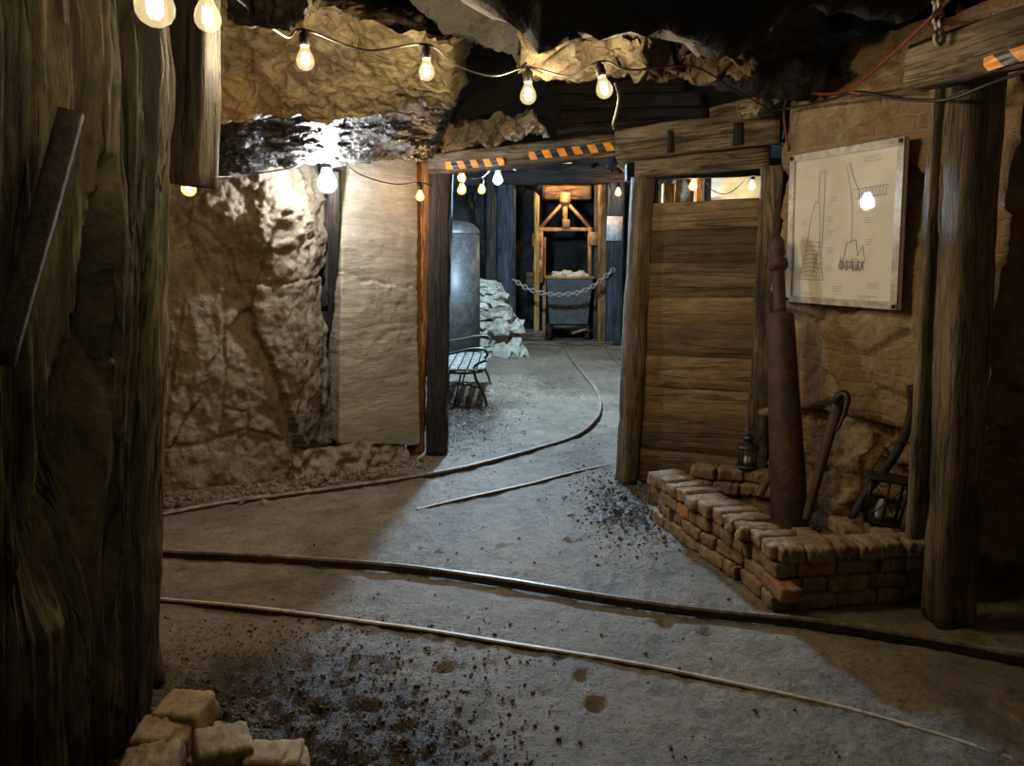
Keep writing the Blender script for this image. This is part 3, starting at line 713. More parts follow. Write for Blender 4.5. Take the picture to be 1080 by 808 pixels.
# taped header
h0, h1 = at(457, 174, YL - .04), at(657, 153, YR + .02)
hdr = timber('header_beam', h0, h1, .15, .14, M['gatewood'], side=(0, 0, 1), seed=14, amp=.009, chip=.03, label='sloping gate beam with two strips of black and orange tape', cat='beam')
def tape(parent, a, b, hgt, n, off, name='hazard_tape', depth=(0, -.0, 0), lean=.5):
    """diagonal stripes as one wrapped strip"""
    a, b = V(a), V(b); ax = (b - a).normalized(); up = V((0, 0, 1)); up = (up - ax * up.dot(ax)).normalized(); nr = ax.cross(up)
    if nr.y > 0: nr = -nr
    L = (b - a).length; st = L / n; mb = MB(); sh = lean * st
    for i in range(n):
        for part in range(4):
            t0, t1 = part / 4, (part + 1) / 4
            def q(s, t):
                w = .003 * noise.noise(V((s * 23, t * 3, off)))
                return a + ax * min(L, max(0, s)) + up * (t * hgt + .004 * noise.noise(V((s * 11, off, 0)))) + nr * (w + .003)
            s0, s1 = i * st, (i + 1) * st
            pts = [q(s0 - sh * (t0 - .5), t0), q(s1 - sh * (t0 - .5), t0), q(s1 - sh * (t1 - .5), t1), q(s0 - sh * (t1 - .5), t1)]
            bk = [p - nr * .004 for p in pts]
            mb.add(pts + bk, [(0, 1, 2, 3), (7, 6, 5, 4), (0, 4, 5, 1), (2, 6, 7, 3), (0, 3, 7, 4), (1, 5, 6, 2)], mi=i % 2)
    return mb.build(name, [M['tape_o'], M['tape_k']], parent, smooth=False)
hn = V((-.3, -1, 0)).normalized() * .078
def hp(px, py):   # point on the beam's front face
    d = ray(px, py); n_ = V((h1.y - h0.y, -(h1.x - h0.x), 0)).normalized(); n_ = n_ if n_.y < 0 else -n_
    o = V((0, 0, CH)); return o + d * ((h0 + n_ * .086 - o).dot(n_) / d.dot(n_))
tape(hdr, hp(470, 179), hp(532, 174.5), .055, 9, 1.0)
tape(hdr, hp(558, 169), hp(655, 158), .055, 12, 2.0)
# header over partition: long beam, two packing blocks, second beam
PL, PR = V((.93, 5.13, 0)), V((1.62, 4.80, 0))
b1 = timber('header_beam', at(652, 155, 5.12), at(824, 134, 4.66), .20, .13, M['gatewood'], side=(0, 0, 1), seed=16, amp=.008, chip=.03, label='heavy upper beam over the board partition', cat='beam')
for (px, py, w_) in ((707, 150, .03), (778, 142, .04)):
    Y = 5.12 + (4.66 - 5.12) * (px - 652) / 172 - .085
    timber('wooden_cleat', at(px, py + 11, Y), at(px, py - 12, Y), w_ + .01, .035, M['darkwood'], seed=px, parent=b1)
timber('rough_plank', at(750, 121, 4.85), at(812, 108, 4.65), .09, .07, M['timber'], side=(0, 0, 1), seed=18, amp=.012, chip=.03, label='broken plank end lying on top of the upper beam', cat='plank')
timber('timber_block', at(453, 163, YL - .02), at(453, 145, YL - .02), .12, .10, M['gatewood'], seed=19, label='small block standing on the left end of the taped beam', cat='timber block')

# board partition
part = empty('board_partition', (PL.x, PL.y, 0), 'tall partition of wide horizontal brown boards beside the gate', 'partition')
dirp = (PR - PL).normalized(); 
def pp(px, py, off=0.0):
    """point on the partition plane under this pixel"""
    d = ray(px, py); nrm = V((-dirp.y, dirp.x, 0)); o = V((0, 0, CH)); t = (PL + nrm * off - o).dot(nrm) / d.dot(nrm); return o + d * t
ztop = 2.0; nb_ = 9; edges = [0.0]
hs = [.23, .19, .25, .20, .22, .17, .22, .21, .17]
tot = sum(hs); zz = 0.02
zt = pp(735, 213).z
for i, hh in enumerate(hs):
    hgt = hh * (zt - .02) / tot; z = zz + hgt / 2; j = random.uniform(-.01, .01)
    timber('board', PL + V((0, 0, z - .006)) - dirp * .03 + V((0, j, 0)), PR + V((0, 0, z + .012)) + V((0, j, 0)), hgt + .004, .035, M['plankpale' if i in (2, 3, 5, 8) else 'plank'], side=(0, 0, 1), seed=20 + i, parent=part, amp=.004)
    zz += hgt
timber('batten', PL + dirp * .03 + V((0, -.0, 0)) + V((.0, .05, 0)), PL + dirp * .03 + V((0, .05, 2.12)), .07, .05, M['darkwood'], side=dirp, seed=40, parent=part)
timber('stile', PR + V((-.01, -.09, 0)), PR + V((-.02, -.09, 2.15)), .13, .09, M['timber'], side=dirp, seed=41, parent=part, amp=.01, chip=.02)
timber('top_rail', pp(671, 178, -.04), pp(812, 165, -.04), .135, .08, M['gatewood'], side=(0, 0, 1), seed=42, parent=part, amp=.006)
timber('timber_post', PR + V((.125, -.03, 0)), PR + V((.125, -.03, 2.5)), .11, .2, M['darkwood'], side=dirp, seed=43, label='black timber post between the partition and the map wall', cat='post')

# lagging boards above the gate
for i, (xa, xb, yy, t_) in enumerate(((585, 722, 88, 'topmost'), (592, 740, 104, 'second from the top'), (590, 745, 121, 'third from the top'), (588, 700, 135, 'lowest'))):
    timber('lagging_board', at(xa, yy + 4, 5.75), at(xb, yy, 5.6), .10, .05, M['darkwood'], side=(0, 0, 1), seed=50 + i, amp=.008, label='dark roof board in the gap above the gate beams, ' + t_, cat='board')
for px in (605, 655, 725):
    timber('roof_prop', at(px, 150, 5.85), at(px, 70, 5.85), .14, .08, M['darkwood'], seed=px, label={605: 'leftmost', 655: 'middle', 725: 'rightmost'}[px] + ' short dark prop behind the roof boards above the gate', cat='prop')
# crumpled pale rock sheets over the beam
def crumple(fr, lab, seed, mat='stone'):
    tag(block('crumpled_sheet', fr, V((0, .12, .03)), M[mat], lambda p: .05 * (noise.ridged_multi_fractal(V((p.x * 3 + p.z * 5 + seed, p.y * 3, p.z * 7 - p.x * 3)), .7, 2.1, 4, 1.0, 2.0) - 1.0), 60, 34, nd=5, warp=.12), lab, 'crumpled sheet')
crumple([at(466, 148, 5.55), at(522, 146, 5.5), at(530, 134, 5.4), at(464, 124, 5.4)], 'pale grey crumpled sheet above the left end of the taped beam', 1)
crumple([at(520, 148, 5.5), at(572, 144, 5.5), at(564, 126, 5.4), at(536, 130, 5.4)], 'pale grey crumpled sheet above the middle of the taped beam', 5)
crumple([at(778, 112, 4.45), at(812, 108, 4.4), at(806, 98, 4.35), at(780, 100, 4.35)], 'grey crumpled scrap above the right end of the upper beam', 9, 'wall')

# ------------------------------------------------------------------ RIGHT POST AND BEAM
pb = fl(1000, 655)
timber('timber_post', pb, at(1030, 74, 3.12), .165, .16, M['timber'], side=(1, 0, 0), seed=61, amp=.008, chip=.02, label='thick square brown post at the right, carrying the near taped beam', cat='post')
timber('timber_board', fl(966, 640) + V((.03, .08, 0)), at(995, 78, 3.22), .085, .05, M['gatewood'], side=(1, 0, 0), seed=62, amp=.005, label='narrow grey upright board fixed left of the thick right post', cat='board')
nbm = timber('header_beam', at(968, 72, 3.12), at(1150, 22, 2.45), .185, .12, M['gatewood'], side=(0, 0, 1), seed=63, amp=.01, chip=.03, label='near grey beam at the upper right with a scrap of orange and black tape', cat='beam')
g0, g1 = at(968, 72, 3.12), at(1150, 22, 2.45); n2 = V((g1.y - g0.y, -(g1.x - g0.x), 0)).normalized(); n2 = n2 if n2.y < 0 else -n2
def hp2(px, py):
    d = ray(px, py); o = V((0, 0, CH)); return o + d * ((g0 + n2 * .078 - o).dot(n2) / d.dot(n2))
ta, tb = hp2(1037, 77), hp2(1105, 56)
tape(nbm, ta, tb, .05, 4, 3.0, lean=.8)

# ------------------------------------------------------------------ MAP BOARD
wd = (WB - WA).normalized()
def wp(px, py, off=0.0):
    d = ray(px, py); o = V((0, 0, CH)); t = (WA + wn * off - o).dot(wn) / d.dot(wn); return o + d * t
mc = [wp(835, 165, .06), wp(956, 144, .06), wp(947, 327, .06), wp(830, 318, .06)]   # tl tr br bl
root = (mc[3] + mc[2]) / 2
mp = empty('framed_map', root, 'large framed mine map under clear glazing on the right wall', 'map')
def mpt(u, v, off=0.0): return mc[3].lerp(mc[2], u).lerp(mc[0].lerp(mc[1], u), v) + wn * off
def quadbox(mb, c4, th, mi=0):
    c4 = [V(c) for c in c4]; nn_ = (c4[1] - c4[0]).cross(c4[3] - c4[0]).normalized()
    if nn_.dot(wn) < 0: nn_ = -nn_
    mb.add(c4 + [c - nn_ * th for c in c4], [(0, 1, 2, 3), (7, 6, 5, 4), (0, 4, 5, 1), (1, 5, 6, 2), (2, 6, 7, 3), (3, 7, 4, 0)], mi=mi)
k = N('map_paper'); v = k.coord(); b1 = k.noise(v, 2.2, 5, 0.55); b2 = k.noise(v, 30, 6, .7)
c = k.ramp(b1, [(0.35, hexc('cbc5b8')), (0.6, hexc('dfdbd0'))]); M['mapp'] = k.set(c, 0.7)
mb = MB(); quadbox(mb, [mpt(.0, .0), mpt(1, 0), mpt(1, 1), mpt(0, 1)], .02); sheet_mb = mb
mb = MB()
for a, b in (((0, 0), (1, .045)), ((0, .955), (1, 1)), ((0, 0), (.05, 1)), ((.95, 0), (1, 1))):
    quadbox(mb, [mpt(a[0], a[1], .012), mpt(b[0], a[1], .012), mpt(b[0], b[1], .012), mpt(a[0], b[1], .012)], .012)
M['mframe'] = plain('map_frame_plastic', hexc('b0aca2'), 0.25, bumps=.1)
mb.build('map_border', M['mframe'], mp, smooth=False)
mb = sheet_mb
def ink(pts, w=.0035):
    for a, b in zip(pts, pts[1:]):
        A, B = mpt(*a, .0015), mpt(*b, .0015)
        if (B - A).length < 1e-5: continue
        s = (B - A).normalized().cross(wn) * w / 2
        mb.add([A - s, B - s, B + s, A + s], [(0, 1, 2, 3)], mi=1)
rr = random.Random(4)
# long workings on the left
ink([(.12, .16), (.18, .35), (.22, .58), (.26, .68), (.30, .66), (.31, .5), (.32, .3), (.36, .16), (.12, .16)])
ink([(.29, .67), (.29, .86), (.34, .87), (.34, .5), (.335, .3)])
for i in range(9):
    y_ = .18 + i * .028; ink([(.15 + i * .004, y_), (.2 + rr.random() * .05, y_ + .012), (.3 + rr.random() * .04, y_)], .003)
for i in range(7): ink([(.2 + rr.random() * .1, .17 + rr.random() * .2), (.22 + rr.random() * .1, .2 + rr.random() * .25)], .003)
# stack and roadway on the right
ink([(.56, .9), (.60, .80), (.65, .72), (.66, .62)], .005); ink([(.53, .88), (.57, .76), (.60, .62), (.60, .4)], .003)
ink([(.60, .73), (.88, .74)]); ink([(.62, .67), (.88, .685)])
for i in range(9): ink([(.64 + i * .027, .675), (.66 + i * .027, .735)], .003)
ink([(.54, .30), (.56, .4), (.64, .42), (.66, .32), (.70, .38), (.72, .28), (.5, .28), (.54, .3)])
for i in range(26):
    a = .50 + i * .0085; ink([(a, .22 + rr.random() * .02), (a + rr.uniform(-.008, .008), .27 + rr.random() * .04)], .004)
# faint note lines (unreadable at this distance)
for (a, b, w_) in ((.13, .56, .05), (.13, .45, .04), (.38, .57, .07), (.38, .48, .07), (.38, .37, .07), (.4, .7, .07), (.38, .25, .06), (.7, .55, .08), (.72, .42, .06), (.75, .15, .1), (.45, .12, .09), (.68, .92, .15), (.68, .07, .16), (.16, .07, .12)):
    for q in range(3): ink([(a, b - q * .014), (a + w_ * rr.uniform(.6, 1), b - q * .014)], .0022)
mb.build('map_sheet', [M['mapp'], M['ink']], mp, smooth=False)
mb = MB(); quadbox(mb, [mpt(.01, .01, .016), mpt(.99, .01, .016), mpt(.99, .99, .016), mpt(.01, .99, .016)], .003); mb.build('glazing', M['clear'], mp, smooth=False)
for u_, v_ in ((.02, .02), (.98, .02), (.98, .98), (.02, .98)):
    MB().lathe([(.010, 0), (.009, .006), (.004, .009)], mpt(u_, v_, .016), wn, 12).build('screw', M['iron'], mp)

# ------------------------------------------------------------------ CABLES
def cable(name, pts, r, mat, label, n=8):
    return tag(MB().tube(smooth_path(pts, n), r, 8).build(name, mat), label, 'cable')
cable('power_cable', [at(815, 117, 4.4), at(850, 111, 4.2), at(880, 104, 3.9), at(905, 97, 3.6), at(945, 104, 3.3), at(985, 106, 3.05), at(1010, 102, 2.95), at(1045, 88, 2.8), at(1100, 68, 2.45)], .007, M['cord'], 'black cable drooping from the upper beam across the wall to the near beam')
cable('power_cable', [at(832, 160, 4.5), at(827, 120, 4.45), at(834, 94, 4.3), at(850, 97, 4.2), at(878, 99, 3.9), at(905, 88, 3.6), at(940, 58, 3.2), at(965, 35, 2.9), at(1000, 0, 2.6), at(1030, -40, 2.4)], .0075, M['redcord'], 'reddish cable rising from beside the partition up over the map wall')
cable('power_cable', [at(895, 97, 3.62), at(925, 100, 3.5), at(950, 102, 3.35)], .005, M['redcord'], 'short reddish cable lying along the black one above the map')
cable('power_cable', [at(649, 88, 3.05), at(653, 102, 3.1), at(650, 120, 3.2), at(647, 130, 3.3), at(648, 136, 3.4)], .006, M['whitecord'], 'pale wire hanging in a curl from the rightmost middle bulb')
# hanging chain top right
def chain(name, pts, rlen, rt, mat, label, step=None):
    P = smooth_path(pts, 30); L = [0]
    for i in range(1, len(P)): L.append(L[-1] + (P[i] - P[i - 1]).length)
    step = step or rlen * .72; n = int(L[-1] / step); mb = MB()
    for k in range(n + 1):
        d = k * step; i = max(1, next((j for j in range(1, len(P)) if L[j] >= d), len(P) - 1))
        t = (d - L[i - 1]) / max(1e-6, L[i] - L[i - 1]); c = P[i - 1].lerp(P[i], min(1, t)); ax = (P[i] - P[i - 1]).normalized()
        ref = V((0, 1, .2)).normalized(); s = ax.cross(ref).normalized(); q = ax.cross(s)
        sd = s if k % 2 else q
        pts_ = []
        for a in range(13):
            an = 2 * math.pi * a / 12; pts_.append(c + ax * math.cos(an) * rlen / 2 + sd * math.sin(an) * rlen * .3)
        mb.tube(pts_, rt, 6, cap=False)
    return tag(mb.build(name, mat), label, 'chain')
chain('hanging_chain', [at(990, -60, 2.9), at(988, -20, 2.9), at(989, 10, 2.9), at(991, 44, 2.9)], .05, .009, M['whitecord'], 'pale crusted chain hanging at the top right above the near beam')

# ------------------------------------------------------------------ BRICKS
BR = []
def brick_mesh(i):
    """worn brick, local axes, 0.21 x 0.10 x 0.072"""
    rnd = random.Random(i); hx, hy, hz = .105, .05, .036; n = (14, 7, 6); so = V((i * 5.3, i * 2.1, i * 7.7)); vs = {}; V_ = []; Fc = []
    def vid(a, b, c):
        k_ = (a, b, c)
        if k_ in vs: return vs[k_]
        x, y, z = (2 * a / n[0] - 1), (2 * b / n[1] - 1), (2 * c / n[2] - 1)
        p = V((x * hx, y * hy, z * hz))
        r = .011; q = V((max(-hx + r, min(hx - r, p.x)), max(-hy + r, min(hy - r, p.y)), max(-hz + r, min(hz - r, p.z))))
        dlt = p - q
        if dlt.length > 1e-6: p = q + dlt.normalized() * r
        p += p.normalized() * (.006 * fbm(p * 18 + so, 4) + .005 * noise.noise(p * 45 + so) - .03 * max(0, fbm(p * 11 + so * 2, 3) - .3))
        vs[k_] = len(V_); V_.append(p); return vs[k_]
    for ax in range(3):
        u, w = [a for a in range(3) if a != ax]
        for side in (0, n[ax]):
            for i_ in range(n[u]):
                for j_ in range(n[w]):
                    def mkk(a, b):
                        t = [0, 0, 0]; t[ax] = side; t[u] = a; t[w] = b; return vid(*t)
                    f = (mkk(i_, j_), mkk(i_ + 1, j_), mkk(i_ + 1, j_ + 1), mkk(i_, j_ + 1))
                    flip = (side == 0) ^ (ax == 1); Fc.append(f[::-1] if flip else f)
    me = bpy.data.meshes.new('brick'); me.from_pydata(V_, [], Fc)
    a = me.attributes.new('gc', 'FLOAT_VECTOR', 'POINT'); a.data.foreach_set('vector', [c for p in V_ for c in (p + so)])
    me.materials.append(M['brick']); me.polygons.foreach_set('use_smooth', [True] * len(me.polygons)); me.update(); return me
BM = [brick_mesh(i) for i in range(8)]
BMO = []
for key in ('brick_orange', 'brick_red'):
    m2 = BM[3 if key == 'brick_orange' else 5].copy(); m2.materials[0] = M[key]; BMO.append(m2)
def brick(p, ang, label, group, sc=(1, 1, 1), tx=0.0, ty=0.0, me=None):
    o = bpy.data.objects.new('brick', me or random.choice(BM)); COL.objects.link(o)
    o.location = p; o.rotation_euler = (tx, ty, ang); o.scale = sc; BR.append(o)
    return tag(o, label, 'brick', group)
ORD = ['first', 'second', 'third', 'fourth', 'fifth', 'sixth', 'seventh', 'eighth', 'ninth', 'tenth', 'eleventh', 'twelfth', 'thirteenth', 'fourteenth', 'fifteenth']
CRS = ['bottom course', 'second course', 'third course', 'top course']
long_p = [fl(*q) for q in ((815, 646), (790, 623), (758, 600), (727, 579), (691, 552))]
for p in long_p: p.z = 0
LP_ = smooth_path(long_p, 12)
def along(P, d):
    for i in range(1, len(P)):
        l = (P[i] - P[i - 1]).length
        if d <= l: return P[i - 1].lerp(P[i], d / l), (P[i] - P[i - 1]).normalized()
        d -= l
    return P[-1], (P[-1] - P[-2]).normalized()
LL = sum((LP_[i] - LP_[i - 1]).length for i in range(1, len(LP_)))
inw = V((1, .25, 0)).normalized()
CHT = .078
for c_ in range(3):
    d = 0.0 if c_ != 1 else -.1; k_ = 0
    while d < LL - .03:
        ln = random.choice((.2, .2, .21, .12)); mid = d + ln / 2; q, t = along(LP_, max(0.02, mid)); 
        sd = V((-t.y, t.x, 0)); sd = sd if sd.x > 0 else -sd
        me = None
        if c_ == 2 and k_ == 5: me = BMO[0]
        if c_ == 1 and k_ == 0: me = BMO[1]
        nm = {id(BMO[0]): 'orange brick', id(BMO[1]): 'reddish brick'}.get(id(me), 'worn brown brick')
        brick(q + sd * (.052 + random.uniform(-.017, .012)) + V((0, 0, CHT * c_ + .038)), math.atan2(t.y, t.x) + random.uniform(-.11, .11),
              f'{nm}, low wall long side, {CRS[c_]}, {ORD[k_]} from the corner', 'bricks of the long face of the low wall', (ln / .218, 1, random.uniform(.95, 1.06)), random.uniform(-.05, .05), random.uniform(-.045, .045), me)
        d += ln + .006; k_ += 1
# top course: headers pointing inward
d = .02; k_ = 0
while d < LL:
    q, t = along(LP_, d + .05); a = math.atan2(inw.y, inw.x) + random.uniform(-.18, .18) - .25 + .35 * d / LL
    dv = V((math.cos(a), math.sin(a), 0)); ln = random.uniform(.95, 1.1)
    brick(q + dv * (.09 * ln + random.uniform(-.025, .01)) + V((0, 0, CHT * 3 + .04 + random.uniform(0, .006))), a,
          f'brick laid crosswise on the low wall, {ORD[k_]} from the corner', 'crosswise bricks on the low wall', (ln, random.uniform(.95, 1.1), random.uniform(.95, 1.1)), random.uniform(-.09, .09), random.uniform(-.06, .06), BMO[0] if k_ == 20 else None)
    d += .112; k_ += 1
# short face to the right
sh0, sh1 = fl(826, 646), fl(962, 636); sh0.z = sh1.z = 0; st = (sh1 - sh0).normalized(); sn = V((-st.y, st.x, 0)); SL = (sh1 - sh0).length
for c_ in range(4):
    d = 0.06 if c_ % 2 == 0 else -.03; k_ = 0
    while d < SL - .02:
        ln = random.choice((.2, .2, .12)) if c_ < 3 else random.choice((.13, .11, .12)); q = sh0 + st * (d + ln / 2)
        brick(q + sn * (.055 + random.uniform(-.014, .012)) + V((0, 0, CHT * c_ + .038)), math.atan2(st.y, st.x) + random.uniform(-.09, .09),
              f'dim brown brick, low wall end face, {CRS[c_]}, {ORD[k_]} from the corner', 'bricks of the end face of the low wall', (ln / .218, 1.1 if c_ < 3 else 1.5, 1.02), random.uniform(-.02, .02), random.uniform(-.02, .02), BMO[1] if (c_ == 2 and k_ == 0) else None)
        d += ln + .006; k_ += 1
# flat bricks behind the corner on top
for i, (px, py) in enumerate(((868, 573), (905, 560), (945, 566), (870, 556))):
    p = fl(px, py, .31); p += sn * .06
    p.z = CHT * 3 + .04
    if i < 3: brick(p + V((0, .05, .0)), random.uniform(1.2, 1.7), f'brick lying flat behind the low wall end face, {ORD[i]} from left', 'flat bricks behind the low wall end face', (1, 1, 1))
# back row against the partition where the lantern stands
for c_ in range(4):
    for i, px in enumerate((742, 768, 796, 812)):
        q = fl(px, 492 + 2 * i, .31); q.z = CHT * c_ + .038; q += V((.02 * (c_ % 2), .0 + .03 * (c_ % 2), 0))
        brick(q, -.45 + random.uniform(-.25, .25) if c_ == 3 else -.45, f'brick beneath the small lantern row, {CRS[c_]}, {ORD[i]} from the left', 'bricks of the back row by the partition', (.72, 1.3, 1))
# earth and rubble filling behind the bricks
vs = []; fs = []; nn = 40
for j in range(nn + 1):
    for i in range(nn + 1):
        u, w = i / nn, j / nn
        p = V((1.27, 3.27, 0)).lerp(V((2.0, 3.32, 0)), u).lerp(V((1.02, 4.35, 0)).lerp(V((1.62, 4.75, 0)), u), w)
        e = min(1, min(u, w, 1 - w) * 12)
        vs.append(V((p.x, p.y, (.10 + .10 * u * (1 - w) + .05 * fbm(p * 5, 4)) * e + .01)))
for j in range(nn):
    for i in range(nn):
        a = j * (nn + 1) + i; fs.append((a, a + 1, a + nn + 2, a + nn + 1))
tag(ob('rubble_fill', vs, fs, M['wall']), 'earth and rubble heaped inside the low brick wall', 'rubble', kind='stuff')
# loose bricks lower left
LB = [((160, 806), 0, .2, 0, 'leftmost loose brick at the bottom left, against the pillar foot'), ((172, 775), 0, .1, 0, 'loose brick behind the leftmost one at the pillar foot'),
      ((195, 748), 0, -.15, 0, 'pale loose brick topmost and farthest in the heap by the pillar'), ((234, 786), 0, .5, 0, 'large loose brick in the middle of the heap at the pillar foot'),
      ((288, 800), 0, .1, 0, 'loose brick at the right end of the heap at the pillar foot'), ((215, 838), 0, .3, 0, 'reddish loose brick at the bottom edge below the middle one')]
for i, (pxy, _, a, _, lab) in enumerate(LB):
    zt_ = (.15, .14, .16, .13, .08, .05)[i]
    p = fl(pxy[0], pxy[1], zt_)
    brick(V((p.x, p.y, zt_ - .02)), a, lab, 'loose bricks at the pillar foot', (.78, 1.35, 1.35), random.uniform(-.12, .12), random.uniform(-.12, .12))
    if i < 5:
        brick(V((p.x + .02, p.y + .01, .036)), a + .3, 'brick buried beneath the loose heap at the pillar foot', 'lower bricks at the pillar foot', (.8, 1.2, 1))

# ------------------------------------------------------------------ PIPE, HANDLES, LANTERNS
pa = V((1.50, 3.78, .08)); ptp = at(819, 250, 4.28); ax = (ptp - pa).normalized(); LLp = (ptp - pa).length
zq = LLp * .74
pipe = empty('iron_cylinder', pa, 'long rust-brown iron cylinder with a narrow neck leaning behind the low wall', 'iron cylinder')
def lathe_axis(prof): return MB().lathe(prof, pa, ax, 28)
o = lathe_axis([(.094, 0), (.097, .02), (.094, .4), (.085, zq * .6), (.074, zq - .02), (.070, zq - .005), (.060, zq)]).build('barrel', M['rust'], pipe)
for f_ in o.data.polygons:
    if len(f_.vertices) > 4: f_.use_smooth = False
lathe_axis([(.038, zq), (.036, zq + .03), (.034, LLp - .2), (.036, LLp - .19)]).build('neck', M['rust'], pipe)
lathe_axis([(.036, LLp - .2), (.052, LLp - .185), (.058, LLp - .16), (.05, LLp - .13), (.034, LLp - .12), (.045, LLp - .10), (.042, LLp - .03), (.03, LLp - .005), (.008, LLp + .01)]).build('coupling', M['rust'], pipe)
def pole(name, pts, rs, mat, label, cat):
    return tag(MB().tube(smooth_path(pts, 8), [rs[0] + (rs[1] - rs[0]) * i / ((len(pts) - 1) * 8) for i in range((len(pts) - 1) * 8 + 1)], 10).build(name, mat), label, cat)
pk = empty('pickaxe', at(852, 545, 3.75), 'worn wooden pick handle with iron head leaning right of the iron cylinder', 'pickaxe')
P = smooth_path([at(850, 548, 3.72), at(862, 505, 3.74), at(874, 462, 3.78), at(886, 422, 3.84)], 8)
MB().tube(P, [.021 + .008 * i / 24 for i in range(25)], 10).build('handle', M['handle'], pk)
P = smooth_path([at(880, 426, 3.80), at(888, 416, 3.78), at(894, 420, 3.74), at(890, 438, 3.72), at(882, 455, 3.7)], 6)
MB().tube(P, [.012, .016, .02, .022, .024, .024, .023, .022, .021, .02, .019, .018, .017, .016, .015, .014, .013, .012, .011, .010, .009, .008, .007, .006, .005][:len(P)], 8).build('pick_head', M['iron'], pk)
pole('wooden_handle', [at(800, 524, 4.1), at(812, 500, 4.15), at(826, 475, 4.2)], (.026, .022), M['handle'], 'short wooden handle leaning left behind the iron cylinder', 'tool handle')  # handle of a tool, drawn as a tapered pole
pole('crooked_branch', [at(898, 546, 3.42), at(912, 522, 3.46), at(930, 500, 3.5), at(945, 478, 3.5), at(957, 452, 3.48), at(963, 430, 3.46), at(962, 408, 3.44)], (.017, .026), M['darkwood'], 'crooked dark branch leaning through the candle lantern against the post', 'branch')

# small lantern on bricks
LO = at(788, 489, 4.42); LO.z = CHT * 4 + .005
ln_ = empty('small_lantern', LO, 'small dark metal lantern with domed top standing on the bricks by the partition', 'lantern')
MB().lathe([(.062, 0), (.066, .008), (.062, .016), (.05, .022)], LO, n=24).build('base', M['lantern'], ln_)
mb = MB()
for i in range(10):
    a = 2 * math.pi * i / 10; p = LO + V((.052 * math.cos(a), .052 * math.sin(a), .02)); mb.tube([p, p + V((0, 0, .105))], .0045, 6)
mb.build('cage_bars', M['lantern'], ln_)
MB().lathe([(.047, .02), (.047, .122)], LO, n=24).build('glass', M['clear'], ln_)
MB().lathe([(.068, .122), (.070, .130), (.052, .146), (.030, .156), (.024, .168)], LO, n=24).build('roof', M['lantern'], ln_)
MB().lathe([(.024, .166), (.033, .176), (.034, .188), (.026, .202), (.010, .212)], LO, n=20).build('finial', M['lantern'], ln_)
MB().lathe([(.02, .02), (.02, .07), (.004, .072)], LO, n=16).build('candle', M['candle'], ln_)

# wire and wood candle lantern
CO = at(928, 550, 3.47)
cl = empty('candle_lantern', CO, 'rectangular dark cage lantern with wire bail holding a white candle, by the right post', 'lantern')
Rz = rot(-.35, 0, .10)
def c2(x, y, z): return CO + Rz @ V((x, y, z))
w_, d_, h_ = .085, .07, .225
MB().box(c2(0, 0, .008), (.17, .13, .014), Rz, bev=.003).build('base', M['iron'], cl)
MB().box(c2(0, 0, h_), (.195, .15, .016), Rz, bev=.003).build('roof', M['iron'], cl)
for sx, sy in ((-1, -1), (1, -1), (1, 1), (-1, 1)):
    MB().tube([c2(sx * .075, sy * .055, .012), c2(sx * .08, sy * .06, h_)], .0075, 6).build('corner_post', M['iron'], cl)
mb = MB()
for s0, s1 in (((-.075, -.058), (.078, -.06)), ((.078, -.06), (.075, .058)), ((-.075, .058), (-.078, -.058))):
    mb.tube([c2(*s0, .015), c2(*s1, h_ - .01)], .003, 6); mb.tube([c2(*s1, .015), c2(*s0, h_ - .01)], .003, 6)
mb.tube([c2(0, -.06, .015), c2(.0, -.06, h_)], .006, 6)
mb.build('wire_bracing', M['iron'], cl)
MB().tube(smooth_path([c2(-.085, 0, h_), c2(-.07, 0, h_ + .06), c2(-.03, 0, h_ + .15), c2(.03, 0, h_ + .185), c2(.085, 0, h_ + .17), c2(.10, 0, h_ + .08), c2(.09, 0, h_)], 6), .0035, 6).build('bail', M['iron'], cl)
MB().lathe([(.024, .0), (.026, .02), (.023, .07), (.015, .095), (.004, .10)], c2(.0, 0, .016), n=16).build('candle', M['candle'], cl)

# ------------------------------------------------------------------ FAR CHAMBER
timber('timber_post', V((at(534, 300, 13.6).x, 13.6, 0)), V((at(534, 300, 13.6).x, 13.6, 3.2)), .34, .3, M['blackpost'], seed=70, amp=.01, label='dark post left of the far doorway, lit blue by the lamp', cat='post')
timber('timber_post', V((at(518, 300, 13.2).x, 13.2, 0)), V((at(518, 300, 13.2).x, 13.2, 3.2)), .18, .2, M['darkwood'], seed=71, amp=.01, label='narrow black post behind the stone pile, left of the blue-lit post', cat='post')
timber('timber_post', V((at(648, 300, 13.6).x, 13.6, 0)), V((at(648, 300, 13.6).x, 13.6, 3.2)), .28, .25, M['blackpost'], seed=72, amp=.01, label='dark post right of the far doorway with a paper notice', cat='post')
timber('header_beam', at(440, 188, 13.55), at(700, 182, 13.55), .33, .3, M['darkwood'], side=(0, 0, 1), seed=73, amp=.012, label='black beam across the far doorway', cat='beam')
timber('threshold', V((.02, 13.5, .03)), V((1.85, 13.5, .03)), .08, .12, M['timber'], side=(0, 0, 1), seed=74, label='pale timber threshold under the far doorway', cat='threshold')
nt = MB().box(at(648, 241, 13.465), (.28, .012, .42), rot(0, 0, .02)).build('paper_notice', M['paper'])
tag(nt, 'crumpled white paper notice pinned to the far right post', 'notice')
chain('barrier_chain', [at(543, 296, 13.43), at(560, 306, 13.3), at(590, 311, 13.3), at(620, 305, 13.3), at(648, 284, 13.46)], .11, .016, M['rail'], 'iron chain sagging across the far doorway in front of the cart')
